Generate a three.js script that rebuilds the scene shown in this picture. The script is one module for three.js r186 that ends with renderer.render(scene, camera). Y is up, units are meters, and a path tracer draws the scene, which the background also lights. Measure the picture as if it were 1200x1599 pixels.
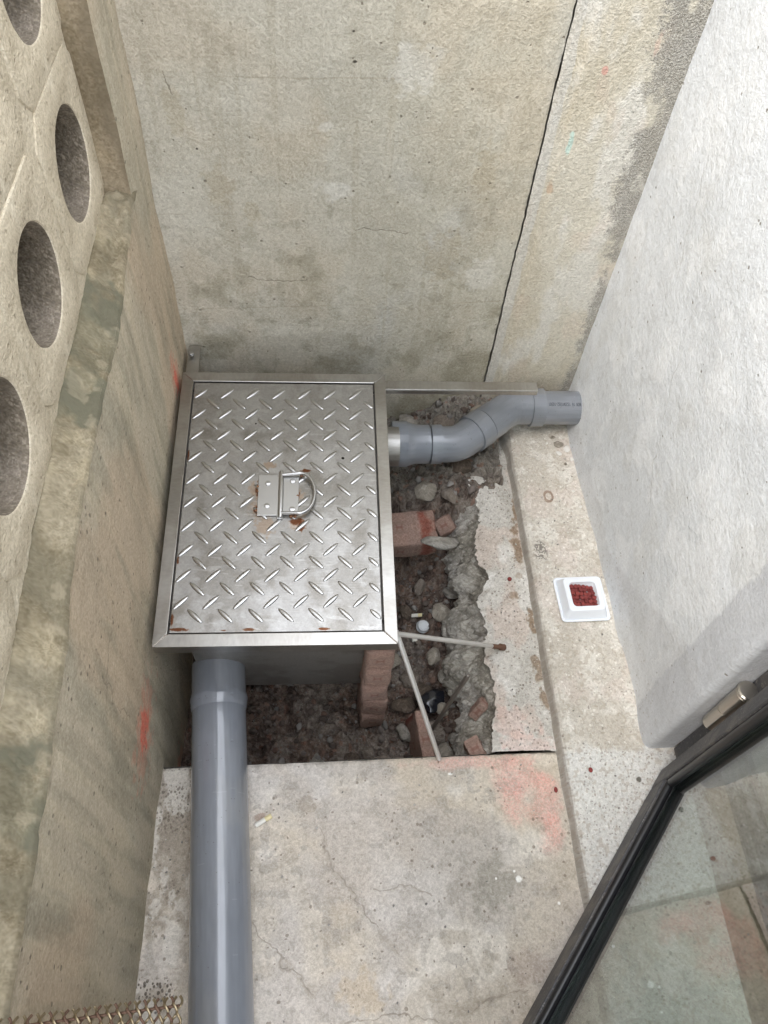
import * as THREE from 'three';
import { mergeGeometries, mergeVertices, toCreasedNormals } from 'three/addons/utils/BufferGeometryUtils.js';
import { RoundedBoxGeometry } from 'three/addons/geometries/RoundedBoxGeometry.js';

// ------------------------------------------------------------------ camera, sky, sun, exposure
const scene = new THREE.Scene();
const camera = new THREE.PerspectiveCamera(67.27, 768 / 1024, 0.05, 400);
camera.matrixAutoUpdate = true;
{
  const bx = new THREE.Vector3(0.9971, 0.0617, 0.0439), fwd = new THREE.Vector3(0.0757, -0.8243, -0.5610);
  const right = bx.clone().addScaledVector(fwd, -bx.dot(fwd)).normalize();
  const f = fwd.clone().normalize(), up = new THREE.Vector3().crossVectors(right, f);
  camera.position.set(0, 1.63, 0);
  camera.quaternion.setFromRotationMatrix(new THREE.Matrix4().makeBasis(right, up, f.clone().negate()));
}
{
  const w = 128, h = 64, d = new Float32Array(w * h * 4);
  for (let j = 0; j < h; j++) for (let i = 0; i < w; i++) {
    const el = (j + 0.5) / h * Math.PI - Math.PI / 2, s = Math.max(0, Math.sin(el));
    const L = 0.86 + 0.10 * s;                                   // overcast: zenith brighter than horizon
    d.set([L * 0.955, L * 1.0, L * 1.085, 1], (j * w + i) * 4);
  }
  const t = new THREE.DataTexture(d, w, h, THREE.RGBAFormat, THREE.FloatType);
  t.mapping = THREE.EquirectangularReflectionMapping; t.magFilter = THREE.LinearFilter; t.needsUpdate = true;
  scene.background = t; scene.environment = t;
}
const sun = new THREE.DirectionalLight(0xfff7ee, 0.6);
sun.position.set(-3.2, 7, 2.2); sun.target.position.set(0.2, 0, -0.8);
sun.castShadow = true; sun.shadow.radius = 34; sun.shadow.mapSize.set(2048, 2048);
Object.assign(sun.shadow.camera, { left: -4, right: 4, top: 4, bottom: -4, near: 0.5, far: 20 });
scene.add(sun, sun.target);
const renderer = new THREE.WebGLRenderer({ antialias: true });
renderer.toneMapping = THREE.LinearToneMapping;
renderer.toneMappingExposure = 5.1;
renderer.shadowMap.enabled = true;

// ------------------------------------------------------------------ helpers
let seed = 20240517;
const rnd = () => { seed = (seed + 0x6D2B79F5) | 0; let t = Math.imul(seed ^ (seed >>> 15), 1 | seed); t = (t + Math.imul(t ^ (t >>> 7), 61 | t)) ^ t; return ((t ^ (t >>> 14)) >>> 0) / 4294967296; };
const rr = (a, b) => a + (b - a) * rnd();
const NT = new Float32Array(65536); for (let i = 0; i < 65536; i++) NT[i] = rnd();
function noise(x, y) {
  const xi = Math.floor(x), yi = Math.floor(y); let fx = x - xi, fy = y - yi;
  fx = fx * fx * (3 - 2 * fx); fy = fy * fy * (3 - 2 * fy);
  const a = xi & 255, b = (xi + 1) & 255, c = (yi & 255) << 8, d = ((yi + 1) & 255) << 8;
  const p = NT[a | c], q = NT[b | c], r = NT[a | d], s = NT[b | d];
  return p + (q - p) * fx + (r - p + (p - q - r + s) * fx) * fy;
}
function fbm(x, y, o = 4) { let s = 0, a = 0.5, t = 0; for (let i = 0; i < o; i++) { s += a * noise(x, y); t += a; x = x * 2.03 + 17.3; y = y * 2.03 + 5.7; a *= 0.5; } return s / t; }
function n3(x, y, z) { return (noise(x + z * 1.7 + 31, y - z * 0.9) + noise(y * 1.1 + 57, z + x * 0.3) + noise(z * 1.05 + 11, x - y * 0.4 + 91)) / 3; }
const clamp = (v, a = 0, b = 1) => v < a ? a : v > b ? b : v;
const ss = (a, b, v) => { const t = clamp((v - a) / (b - a)); return t * t * (3 - 2 * t); };
const lerp = (a, b, t) => a + (b - a) * t;
const mixc = (a, b, t) => { a[0] += (b[0] - a[0]) * t; a[1] += (b[1] - a[1]) * t; a[2] += (b[2] - a[2]) * t; return a; };
function pits(x, y, r) {                                      // distance based pit / grain field (cells of 1)
  const xi = Math.floor(x), yi = Math.floor(y); let best = 9;
  for (let j = -1; j <= 1; j++) for (let i = -1; i <= 1; i++) {
    const a = (xi + i) & 255, b = (yi + j) & 255, k = a | (b << 8);
    const dx = xi + i + NT[k] - x, dy = yi + j + NT[(k * 7 + 13) & 65535] - y, s = NT[(k * 3 + 101) & 65535];
    const d = Math.sqrt(dx * dx + dy * dy) / (r * (0.25 + s)); if (d < best) best = d;
  }
  return best;
}
function segDist(px, py, pts) {
  let best = 9;
  for (let i = 0; i < pts.length - 1; i++) {
    const [ax, ay] = pts[i], [bx, by] = pts[i + 1], dx = bx - ax, dy = by - ay;
    const t = clamp(((px - ax) * dx + (py - ay) * dy) / (dx * dx + dy * dy)), qx = ax + dx * t - px, qy = ay + dy * t - py;
    const d = qx * qx + qy * qy; if (d < best) best = d;
  }
  return Math.sqrt(best);
}
// colour + height textures over a field of su x sv metres; fn(u, v) in metres fills c (sRGB 0-255) and returns height 0..1
function makeTex(w, h, su, sv, fn) {
  const C = new Uint8Array(w * h * 4), B = new Uint8Array(w * h * 4), c = [0, 0, 0];
  for (let j = 0; j < h; j++) for (let i = 0; i < w; i++) {
    const hgt = fn((i + 0.5) / w * su, (j + 0.5) / h * sv, c), k = (j * w + i) * 4;
    C[k] = clamp(c[0], 0, 255); C[k + 1] = clamp(c[1], 0, 255); C[k + 2] = clamp(c[2], 0, 255); C[k + 3] = 255;
    B[k] = B[k + 1] = B[k + 2] = clamp(hgt) * 255; B[k + 3] = 255;
  }
  const mk = (d, srgb) => { const t = new THREE.DataTexture(d, w, h, THREE.RGBAFormat); t.magFilter = THREE.LinearFilter; t.minFilter = THREE.LinearMipmapLinearFilter; t.generateMipmaps = true; t.wrapS = t.wrapT = THREE.MirroredRepeatWrapping; if (srgb) t.colorSpace = THREE.SRGBColorSpace; t.needsUpdate = true; return t; };
  return { map: mk(C, true), bumpMap: mk(B, false) };
}
const std = (o) => new THREE.MeshStandardMaterial({ roughness: 0.9, ...o });
const texMat = (t, bump, o = {}) => std({ map: t.map, bumpMap: t.bumpMap, bumpScale: bump, roughness: 0.93, ...o });

const taken = {};
function numbered(n) { const k = taken[n] = (taken[n] ?? -1) + 1; return k ? `${n}_${String(k).padStart(3, '0')}` : n; }
function shade(m) { m.castShadow = true; m.receiveShadow = true; return m; }
function tag(o, label, category, group) { o.userData.label = label; o.userData.category = category; if (group) o.userData.group = group; return o; }
function thing(name, label, category, pos = [0, 0, 0], group) { const g = new THREE.Group(); g.name = numbered(name); g.position.set(...pos); scene.add(g); return tag(g, label, category, group); }
function part(name, geo, mat, parent, label) { const m = shade(new THREE.Mesh(geo, mat)); m.name = name; parent.add(m); if (label) m.userData.label = label; return m; }
function solo(name, geo, mat, label, category, group) { const m = shade(new THREE.Mesh(geo, mat)); m.name = numbered(name); scene.add(m); return tag(m, label, category, group); }
function struct(name, geo, mat) { const m = geo ? shade(new THREE.Mesh(geo, mat)) : new THREE.Group(); m.name = numbered(name); m.userData.kind = 'structure'; scene.add(m); return m; }

// a sheet from P(s, t, out) with s, t in 0..1; uv(x, y, z) -> [u, v]
function sheet(nu, nv, P, uv) {
  const pos = new Float32Array((nu + 1) * (nv + 1) * 3), uvs = new Float32Array((nu + 1) * (nv + 1) * 2), idx = [], o = [0, 0, 0];
  for (let j = 0; j <= nv; j++) for (let i = 0; i <= nu; i++) {
    const k = j * (nu + 1) + i; P(i / nu, j / nv, o); pos.set(o, k * 3); uvs.set(uv(o[0], o[1], o[2], i / nu, j / nv), k * 2);
    if (i < nu && j < nv) { const a = k, b = k + 1, c = k + nu + 1, d = c + 1; idx.push(a, b, d, a, d, c); }
  }
  const g = new THREE.BufferGeometry();
  g.setAttribute('position', new THREE.BufferAttribute(pos, 3)); g.setAttribute('uv', new THREE.BufferAttribute(uvs, 2)); g.setIndex(idx); g.computeVertexNormals();
  return g;
}
function boxUV(g, s = 1) {                                    // uv in metres from the dominant normal
  g = g.index ? g.toNonIndexed() : g; const p = g.attributes.position, n = g.attributes.normal, u = new Float32Array(p.count * 2);
  for (let i = 0; i < p.count; i++) {
    const ax = Math.abs(n.getX(i)), ay = Math.abs(n.getY(i)), az = Math.abs(n.getZ(i)), x = p.getX(i), y = p.getY(i), z = p.getZ(i);
    const q = ax > ay && ax > az ? [z, y] : ay > az ? [x, z] : [x, y]; u[i * 2] = q[0] * s; u[i * 2 + 1] = q[1] * s;
  }
  g.setAttribute('uv', new THREE.BufferAttribute(u, 2)); return g;
}
const box = (sx, sy, sz, x = 0, y = 0, z = 0) => new THREE.BoxGeometry(sx, sy, sz).translate(x, y, z);
const rbox = (sx, sy, sz, r = 0.002, x = 0, y = 0, z = 0) => new RoundedBoxGeometry(sx, sy, sz, 2, r).translate(x, y, z);
const spanBox = (x0, x1, y0, y1, z0, z1) => box(x1 - x0, y1 - y0, z1 - z0, (x0 + x1) / 2, (y0 + y1) / 2, (z0 + z1) / 2);
function sweep(pts, rad, seg = 36) {                          // round section along points with a radius each, ends closed
  const n = pts.length, V = pts.map(p => new THREE.Vector3(...p)), T = V.map((p, i) => new THREE.Vector3().subVectors(V[Math.min(n - 1, i + 1)], V[Math.max(0, i - 1)]).normalize());
  let N = Math.abs(T[0].y) < 0.9 ? new THREE.Vector3(0, 1, 0) : new THREE.Vector3(1, 0, 0);
  const pos = [], uv = [], idx = []; let len = 0;
  for (let i = 0; i < n; i++) {
    N = N.clone().addScaledVector(T[i], -N.dot(T[i])).normalize(); const B = new THREE.Vector3().crossVectors(T[i], N);
    if (i) len += V[i].distanceTo(V[i - 1]);
    for (let k = 0; k <= seg; k++) { const a = k / seg * Math.PI * 2, p = V[i].clone().addScaledVector(N, Math.cos(a) * rad[i]).addScaledVector(B, Math.sin(a) * rad[i]); pos.push(p.x, p.y, p.z); uv.push(k / seg, len); }
  }
  for (let i = 0; i < n - 1; i++) for (let k = 0; k < seg; k++) { const a = i * (seg + 1) + k, b = a + 1, c = a + seg + 1, d = c + 1; idx.push(a, c, b, b, c, d); }
  for (const [e, flip] of [[0, 1], [n - 1, 0]]) { const c = pos.length / 3; pos.push(V[e].x, V[e].y, V[e].z); uv.push(0, 0); for (let k = 0; k < seg; k++) { const a = e * (seg + 1) + k; flip ? idx.push(c, a, a + 1) : idx.push(c, a + 1, a); } }
  const g = new THREE.BufferGeometry(); g.setAttribute('position', new THREE.Float32BufferAttribute(pos, 3)); g.setAttribute('uv', new THREE.Float32BufferAttribute(uv, 2)); g.setIndex(idx); g.computeVertexNormals(); return seg >= 18 ? toCreasedNormals(g, 0.45) : g;
}
function rod(a, b, r, seg = 12) { return sweep([a, b], [r, r], seg); }
function stoneGeo(sd, flat = 0.7, rough = 0.35, detail = 3) {
  let g = mergeVertices(new THREE.IcosahedronGeometry(1, detail).deleteAttribute('normal').deleteAttribute('uv'));
  const p = g.attributes.position;
  const planes = []; for (let i = 0; i < 9; i++) { const v = new THREE.Vector3(rr(-1, 1), rr(-1, 1), rr(-1, 1)).normalize(); planes.push([v, rr(0.6, 0.9)]); }
  for (let i = 0; i < p.count; i++) {
    const v = new THREE.Vector3().fromBufferAttribute(p, i);
    for (const [n, d] of planes) { const e = v.dot(n) - d; if (e > 0) v.addScaledVector(n, -e * 0.9); }
    v.multiplyScalar(1 + rough * (n3(v.x * 1.8 + sd, v.y * 1.8, v.z * 1.8) - 0.5) + 0.16 * (n3(v.x * 6 + sd, v.y * 6, v.z * 6) - 0.5)); v.y *= flat; p.setXYZ(i, v.x, v.y, v.z);
  }
  g.computeVertexNormals(); const q = p.array, u = new Float32Array(p.count * 2); for (let i = 0; i < p.count; i++) { u[i * 2] = q[i * 3] * 0.12 + q[i * 3 + 1] * 0.05; u[i * 2 + 1] = q[i * 3 + 2] * 0.12 + q[i * 3 + 1] * 0.07; }
  g.setAttribute('uv', new THREE.BufferAttribute(u, 2)); return g;
}
console.log('helpers');

// ------------------------------------------------------------------ layout in metres
const XL = -0.336, XK = 0.495, HK = 0.035;                     // left wall, kerb line, kerb height
const zBack = x => -1.385 - (x + 0.336) * 0.0696;              // back wall runs slightly askew
const xRight = z => 0.67 + (z + 1.455) * 0.0142;
const ZJ = -0.478;                                             // end of the house wall at the door
const sillKnots = [[-1.5, 0.80], [-1.22, 0.80], [-0.94, 0.748], [-0.727, 0.743], [-0.58, 0.731], [-0.47, 0.703], [-0.284, 0.661], [-0.16, 0.652], [0, 0.634], [2.2, 0.60]];
const along = (k, v) => { for (let i = 0; i < k.length - 1; i++) if (v <= k[i + 1][0]) return lerp(k[i][1], k[i + 1][1], clamp((v - k[i][0]) / (k[i + 1][0] - k[i][0]))); return k[k.length - 1][1]; };
const ySill = z => along(sillKnots, z);
const xEdgeKnots = [[-1.42, 0.44], [-1.36, 0.47], [-1.27, 0.415], [-1.21, 0.382], [-1.12, 0.392], [-1.05, 0.386], [-0.98, 0.372], [-0.92, 0.398], [-0.86, 0.36], [-0.78, 0.377], [-0.70, 0.362], [-0.65, 0.377], [-0.55, 0.368], [-0.48, 0.354]];
const xEdge = z => along(xEdgeKnots, z) + 0.022 * (fbm(z * 30, 3.3, 4) - 0.5) + 0.008 * (noise(z * 160, 8.1) - 0.5);
const zCut = x => -0.4725 - (x + 0.34) * 0.0155;               // sawn front edge of the pit

// ------------------------------------------------------------------ surface textures
const speck = (u, v, c, amt) => { const g = (noise(u * 620, v * 620) - 0.5) * amt + (noise(u * 240 + 9, v * 240) - 0.5) * amt * 0.8; c[0] += g; c[1] += g; c[2] += g; return g / amt; };
function blob(c, u, v, m, col, k) {                            // a stain with an uneven outline: m = [u, v, ru, rv]
  const du = (u - m[0]) / m[2], dv = (v - m[1]) / m[3]; const d = du * du + dv * dv; if (d > 4) return;
  const r = Math.sqrt(d) + (fbm(u * 60 + m[0] * 99, v * 60, 4) - 0.5) * 1.5; const a = (1 - ss(0.55, 1.0, r)) * k; if (a > 0) mixc(c, col, a);
}
// plastered back wall: u = x + 0.34, v = y
const tBack = makeTex(900, 1400, 0.80, 1.25, (u, v, c) => {
  const a = fbm(u * 3.1 + 4, v * 2.6, 5), b = fbm(u * 7 + 40, v * 6 + 9, 5), st = fbm(u * 26, v * 5 + 3, 4), f = fbm(u * 30 + 3, v * 34, 3);
  c[0] = 187; c[1] = 181; c[2] = 166;
  mixc(c, [172, 167, 152], ss(0.38, 0.66, a) * 0.6); mixc(c, [186, 173, 152], ss(0.46, 0.7, b) * 0.4); mixc(c, [197, 193, 181], ss(0.5, 0.74, fbm(u * 11 + 70, v * 9, 4)) * 0.4);
  mixc(c, [168, 160, 142], ss(0.52, 0.76, st) * 0.25); mixc(c, [180, 179, 175], ss(0.5, 0.7, fbm(u * 5 + 88, v * 3.4 + 21, 5)) * 0.5 * ss(0.28, 0.5, u));
  // thin algae film with ragged outlines near the foot of the wall, old run marks, pour lines
  const al = fbm(u * 16 + 12, v * 13 + 5, 5); mixc(c, [140, 134, 114], ss(0.44, 0.76, al + (0.24 - v) * 0.46) * 0.62);
  mixc(c, [132, 127, 110], ss(0.56, 0.76, fbm(u * 46, v * 30, 4) + (0.2 - v) * 0.2) * 0.3);
  mixc(c, [166, 158, 140], ss(0.6, 0.74, fbm(u * 60 + 8, v * 2.2 + 5, 4)) * 0.35);
  for (const y0 of [0.415, 0.66, 0.93]) { const d = Math.abs(v - y0 - 0.006 * (fbm(u * 6, y0 * 9, 3) - 0.5)); if (d < 0.0016) mixc(c, [158, 150, 133], 0.4 * ss(0.4, 0.6, fbm(u * 9, y0 * 30, 3))); }
  for (const m of [[0.13, 0.72, 0.035, 0.05], [0.07, 0.87, 0.02, 0.06], [0.19, 0.66, 0.02, 0.03], [0.6, 0.55, 0.05, 0.07], [0.66, 0.75, 0.03, 0.06]]) blob(c, u, v, m, [164, 152, 128], 0.35);
  for (const m of [[0.343, 0.845, 0.02, 0.012], [0.355, 0.714, 0.045, 0.03], [0.70, 0.50, 0.05, 0.05], [0.5, 0.95, 0.06, 0.05]]) blob(c, u, v, m, [205, 202, 194], 0.5);
  for (const m of [[0.393, 0.958, 0.006, 0.004], [0.389, 1.008, 0.004, 0.003], [0.10, 0.80, 0.003, 0.003]]) blob(c, u, v, m, [62, 56, 48], 0.9);
  let h = 0.5 + speck(u, v, c, 24) * 0.16 + (f - 0.5) * 0.5 + (b - 0.5) * 0.5;
  const p = pits(u * 70, v * 70, 0.16); if (p < 1 && NT[(Math.floor(u * 70) * 31 + Math.floor(v * 70) * 17) & 65535] > 0.965) { mixc(c, [108, 100, 86], 0.6); h -= 0.3; }
  const wu = (fbm(u * 40, v * 40, 3) - 0.5) * 0.02, wv = (fbm(u * 40 + 50, v * 40, 3) - 0.5) * 0.02;
  const cr = Math.min(segDist(u + wu, v + wv, [[0.17, 0.50], [0.235, 0.487], [0.30, 0.49]]), segDist(u + wu, v + wv, [[0.4, 0.62], [0.52, 0.61]]), segDist(u + wu, v + wv, [[0.06, 0.94], [0.064, 0.90]]));
  if (cr < 0.0008) { mixc(c, [110, 102, 88], 0.5); h -= 0.25; }
  return h;
});
// column beside the back wall: u = x - 0.41, v = y
const tCol = makeTex(420, 1300, 0.30, 1.25, (u, v, c) => {
  const a = fbm(u * 5 + 14, v * 3.3, 5), b = fbm(u * 16 + 4, v * 7 + 9, 5);
  c[0] = 194; c[1] = 188; c[2] = 174; mixc(c, [182, 173, 154], ss(0.42, 0.62, a) * 0.7); mixc(c, [207, 205, 200], ss(0.5, 0.66, b) * 0.6);
  if (u < 0.04 + 0.008 * (fbm(v * 30, 3, 3) - 0.5)) mixc(c, [190, 187, 180], 0.75);
  mixc(c, [198, 172, 156], ss(0.6, 0.72, fbm(u * 20 + 77, v * 12, 4)) * 0.14);
  let h = 0.5 + speck(u, v, c, 26) * 0.16 + (b - 0.5) * 0.6;
  // rough dark render where the two walls meet
  const edge = 0.208 + 0.03 * ss(0.9, 0.4, v) + 0.03 * (fbm(v * 14, 9, 4) - 0.5) - 0.045 * ss(0.55, 1.0, fbm(v * 5 + 4, 2, 3) * 1.3) * ss(0.5, 0.8, v);
  const k = ss(edge - 0.006, edge + 0.010, u + 0.05 * (fbm(u * 90, v * 90, 3) - 0.5) + 0.03 * (noise(u * 900, v * 900) - 0.5)) * ss(0.3, 0.5, fbm(u * 30 + 6, v * 14, 3) + 0.1);
  if (k > 0) { const g = noise(u * 1150, v * 1150) * 0.75 + noise(u * 480 + 5, v * 480) * 0.45; mixc(c, g > 0.66 ? [180, 176, 168] : [122, 119, 113], k * (0.45 + 0.5 * g)); h += k * (g - 0.75) * 0.45; }
  for (const [m, col, s] of [[[0.072, 0.808, 0.007, 0.03], [178, 206, 198], 0.75], [[0.101, 0.948, 0.006, 0.01], [198, 128, 118], 0.5], [[0.185, 0.99, 0.007, 0.03], [196, 160, 146], 0.35], [[0.055, 0.71, 0.012, 0.02], [168, 142, 118], 0.6]]) blob(c, u, v, m, col, s);
  return h;
});
// lower left wall: u = z + 1.5, v = y
const tLeft = makeTex(1536, 900, 1.6, 0.9, (u, v, c) => {
  const a = fbm(u * 4.1 + 24, v * 2.2, 5), st = fbm(u * 32 + 2, v * 4.2, 5), st2 = fbm(u * 13 + 60, v * 2.1 + 8, 4), f = fbm(u * 36, v * 36, 3);
  c[0] = 186; c[1] = 174; c[2] = 152;
  mixc(c, [166, 158, 138], ss(0.42, 0.62, st2) * 0.65); mixc(c, [197, 184, 158], ss(0.52, 0.68, st) * 0.5); mixc(c, [134, 127, 108], ss(0.48, 0.82, fbm(u * 34 + 9, v * 3.5 + 40, 5)) * 0.45);
  mixc(c, [189, 166, 140], ss(0.5, 0.66, a) * 0.5);
  mixc(c, [130, 126, 107], ss(0.5, 0.8, fbm(u * 30 + 3, v * 6 + 77, 5)) * 0.35);
  for (const [m, k] of [[[0.262, 0.347, 0.026, 0.06], 0.62], [[1.012, 0.2, 0.068, 0.05], 0.62]]) { blob(c, u, v, [m[0], m[1], m[2] * 0.7, m[3] * 0.8], [224, 96, 76], k * (0.7 + 0.8 * noise(u * 400, v * 400))); blob(c, u, v, [m[0], m[1], m[2] * 1.7, m[3] * 1.5], [214, 128, 104], 0.3); }
  let h = 0.5 + speck(u, v, c, 22) * 0.15 + (f - 0.5) * 0.4 + (st - 0.5) * 0.3;
  const p = pits(u * 60, v * 60, 0.15); if (p < 1 && NT[(Math.floor(u * 60) * 31 + Math.floor(v * 60) * 17) & 65535] > 0.86) { mixc(c, [100, 92, 78], 0.6); h -= 0.3; }
  const w = (fbm(u * 30, v * 30, 3) - 0.5) * 0.04, cr = Math.min(segDist(u + w, v - w, [[1.02, 0.56], [1.05, 0.42], [1.03, 0.32]]), segDist(u + w, v + w, [[1.28, 0.36], [1.30, 0.25], [1.38, 0.21]]), segDist(u - w, v + w, [[0.95, 0.5], [1.1, 0.47]]));
  if (cr < 0.0009) { mixc(c, [112, 104, 88], 0.45); h -= 0.2; }
  return h;
});
// sill and mortar: generic weathered mortar 0.5 m
const mortarFn = (base, moss) => (u, v, c) => {
  const a = fbm(u * 9 + 5, v * 9, 5), b = fbm(u * 24 + 31, v * 24, 4); c[0] = base[0]; c[1] = base[1]; c[2] = base[2];
  mixc(c, [base[0] * 0.84, base[1] * 0.83, base[2] * 0.8], ss(0.45, 0.65, a)); mixc(c, [base[0] * 1.1, base[1] * 1.1, base[2] * 1.09], ss(0.55, 0.7, b) * 0.6);
  if (moss) mixc(c, [92, 98, 78], ss(0.53, 0.62, fbm(u * 6 + 71, v * 8 + 3, 5)) * moss);
  return 0.5 + speck(u, v, c, 30) * 0.2 + (b - 0.5) * 0.7;
};
const tSill = makeTex(1024, 256, 1.6, 0.4, (u, v, c) => {        // u = z + 1.5
  const h = mortarFn([148, 137, 114], 0)(u, v, c); const g = fbm(u * 17 + 5, v * 22, 5);
  for (const m of [[0.56, 0.1, 0.1, 0.2], [0.70, 0.1, 0.06, 0.2], [1.26, 0.1, 0.07, 0.2]]) blob(c, u, v, m, [98, 97, 80], 0.35 + 0.5 * ss(0.4, 0.6, g));
  mixc(c, [112, 106, 88], ss(0.48, 0.7, g) * 0.45); mixc(c, [172, 160, 136], ss(0.62, 0.7, fbm(u * 40, v * 40 + 9, 4)) * 0.4); return h;
});
const tBlock = makeTex(640, 640, 0.5, 0.5, (u, v, c) => { const a = fbm(u * 7 + 5, v * 7, 4), b = fbm(u * 60 + 31, v * 60, 3); c[0] = 205; c[1] = 193; c[2] = 170; mixc(c, [190, 177, 153], ss(0.4, 0.66, a) * 0.7); mixc(c, [214, 204, 183], ss(0.55, 0.7, fbm(u * 20, v * 20 + 8, 4)) * 0.5); const p = pits(u * 90, v * 90, 0.2); let h = 0.5 + speck(u, v, c, 26) * 0.3 + (b - 0.5) * 0.5; if (p < 1 && NT[(Math.floor(u * 90) * 31 + Math.floor(v * 90) * 17) & 65535] > 0.86) { mixc(c, [136, 124, 104], 0.5); h -= 0.3; } return h; });
const tGrey = makeTex(512, 512, 0.4, 0.4, (u, v, c) => { const h = mortarFn([158, 153, 145], 0)(u, v, c); const p = pits(u * 90, v * 90, 0.3); if (p < 1) mixc(c, [196, 190, 180], 0.4); return h; });
// white house wall: u = z + 1.5, v = y
const tRight = makeTex(1100, 1300, 1.1, 1.3, (u, v, c) => {
  const a = fbm(u * 3 + 9, v * 3, 5), b = fbm(u * 17 + 3, v * 13, 5), f = fbm(u * 95, v * 95, 4);
  c[0] = 226; c[1] = 230; c[2] = 234; mixc(c, [212, 216, 220], ss(0.42, 0.62, a) * 0.6); mixc(c, [234, 237, 240], ss(0.52, 0.66, b) * 0.6); mixc(c, [206, 207, 205], ss(0.6, 0.72, fbm(u * 9 + 41, v * 7, 5)) * 0.3);
  // grey unpainted cement skirting with a ragged upper edge, and the newer render round the door
  const e = 0.10 + 0.05 * (fbm(u * 7, 2, 4) - 0.5) + 0.22 * ss(0.55, 1.0, u); const k = ss(e + 0.012, e - 0.012, v + 0.03 * (fbm(u * 60, v * 60, 3) - 0.5)); mixc(c, [196, 197, 199], k * 0.45);
  const dj = 0.925 + 0.02 * (fbm(v * 12, 7, 4) - 0.5), kj = ss(dj - 0.004, dj + 0.004, u + 0.01 * (fbm(u * 90, v * 90, 3) - 0.5)); mixc(c, [190, 193, 199], kj * 0.6);
  mixc(c, [150, 148, 145], ss(0.64, 0.7, fbm(u * 70 + 3, v * 70, 3)) * 0.1);
  const p = pits(u * 40, v * 40, 0.09); let h = 0.45 + speck(u, v, c, 14) * 0.2 + (f - 0.5) * 0.45 * (1 - kj * 0.6) + (b - 0.5) * 0.5 + kj * 0.25;
  if (p < 1 && NT[(Math.floor(u * 40) * 31 + Math.floor(v * 40) * 17) & 65535] > 0.93) { mixc(c, [120, 114, 106], 0.7); h -= 0.3; }
  const w = (fbm(u * 30, v * 30, 3) - 0.5) * 0.05, hc = Math.min(segDist(u + w, v - w, [[0.45, 0.62], [0.55, 0.40], [0.62, 0.33]]), segDist(u - w, v + w, [[0.25, 0.9], [0.32, 0.7]])); if (hc < 0.0008) { mixc(c, [176, 176, 174], 0.6); h -= 0.2; }
  if (v < 0.16) { const q = pits(u * 95 + 7, v * 95, 0.16); if (q < 1 && NT[(Math.floor(u * 95) * 13 + Math.floor(v * 95) * 29) & 65535] > 0.6 + v * 2.4) mixc(c, [150, 142, 130], 0.6); }
  blob(c, u, v, [0.104, 0.747, 0.004, 0.003], [84, 80, 76], 0.9); return h;
});
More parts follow.
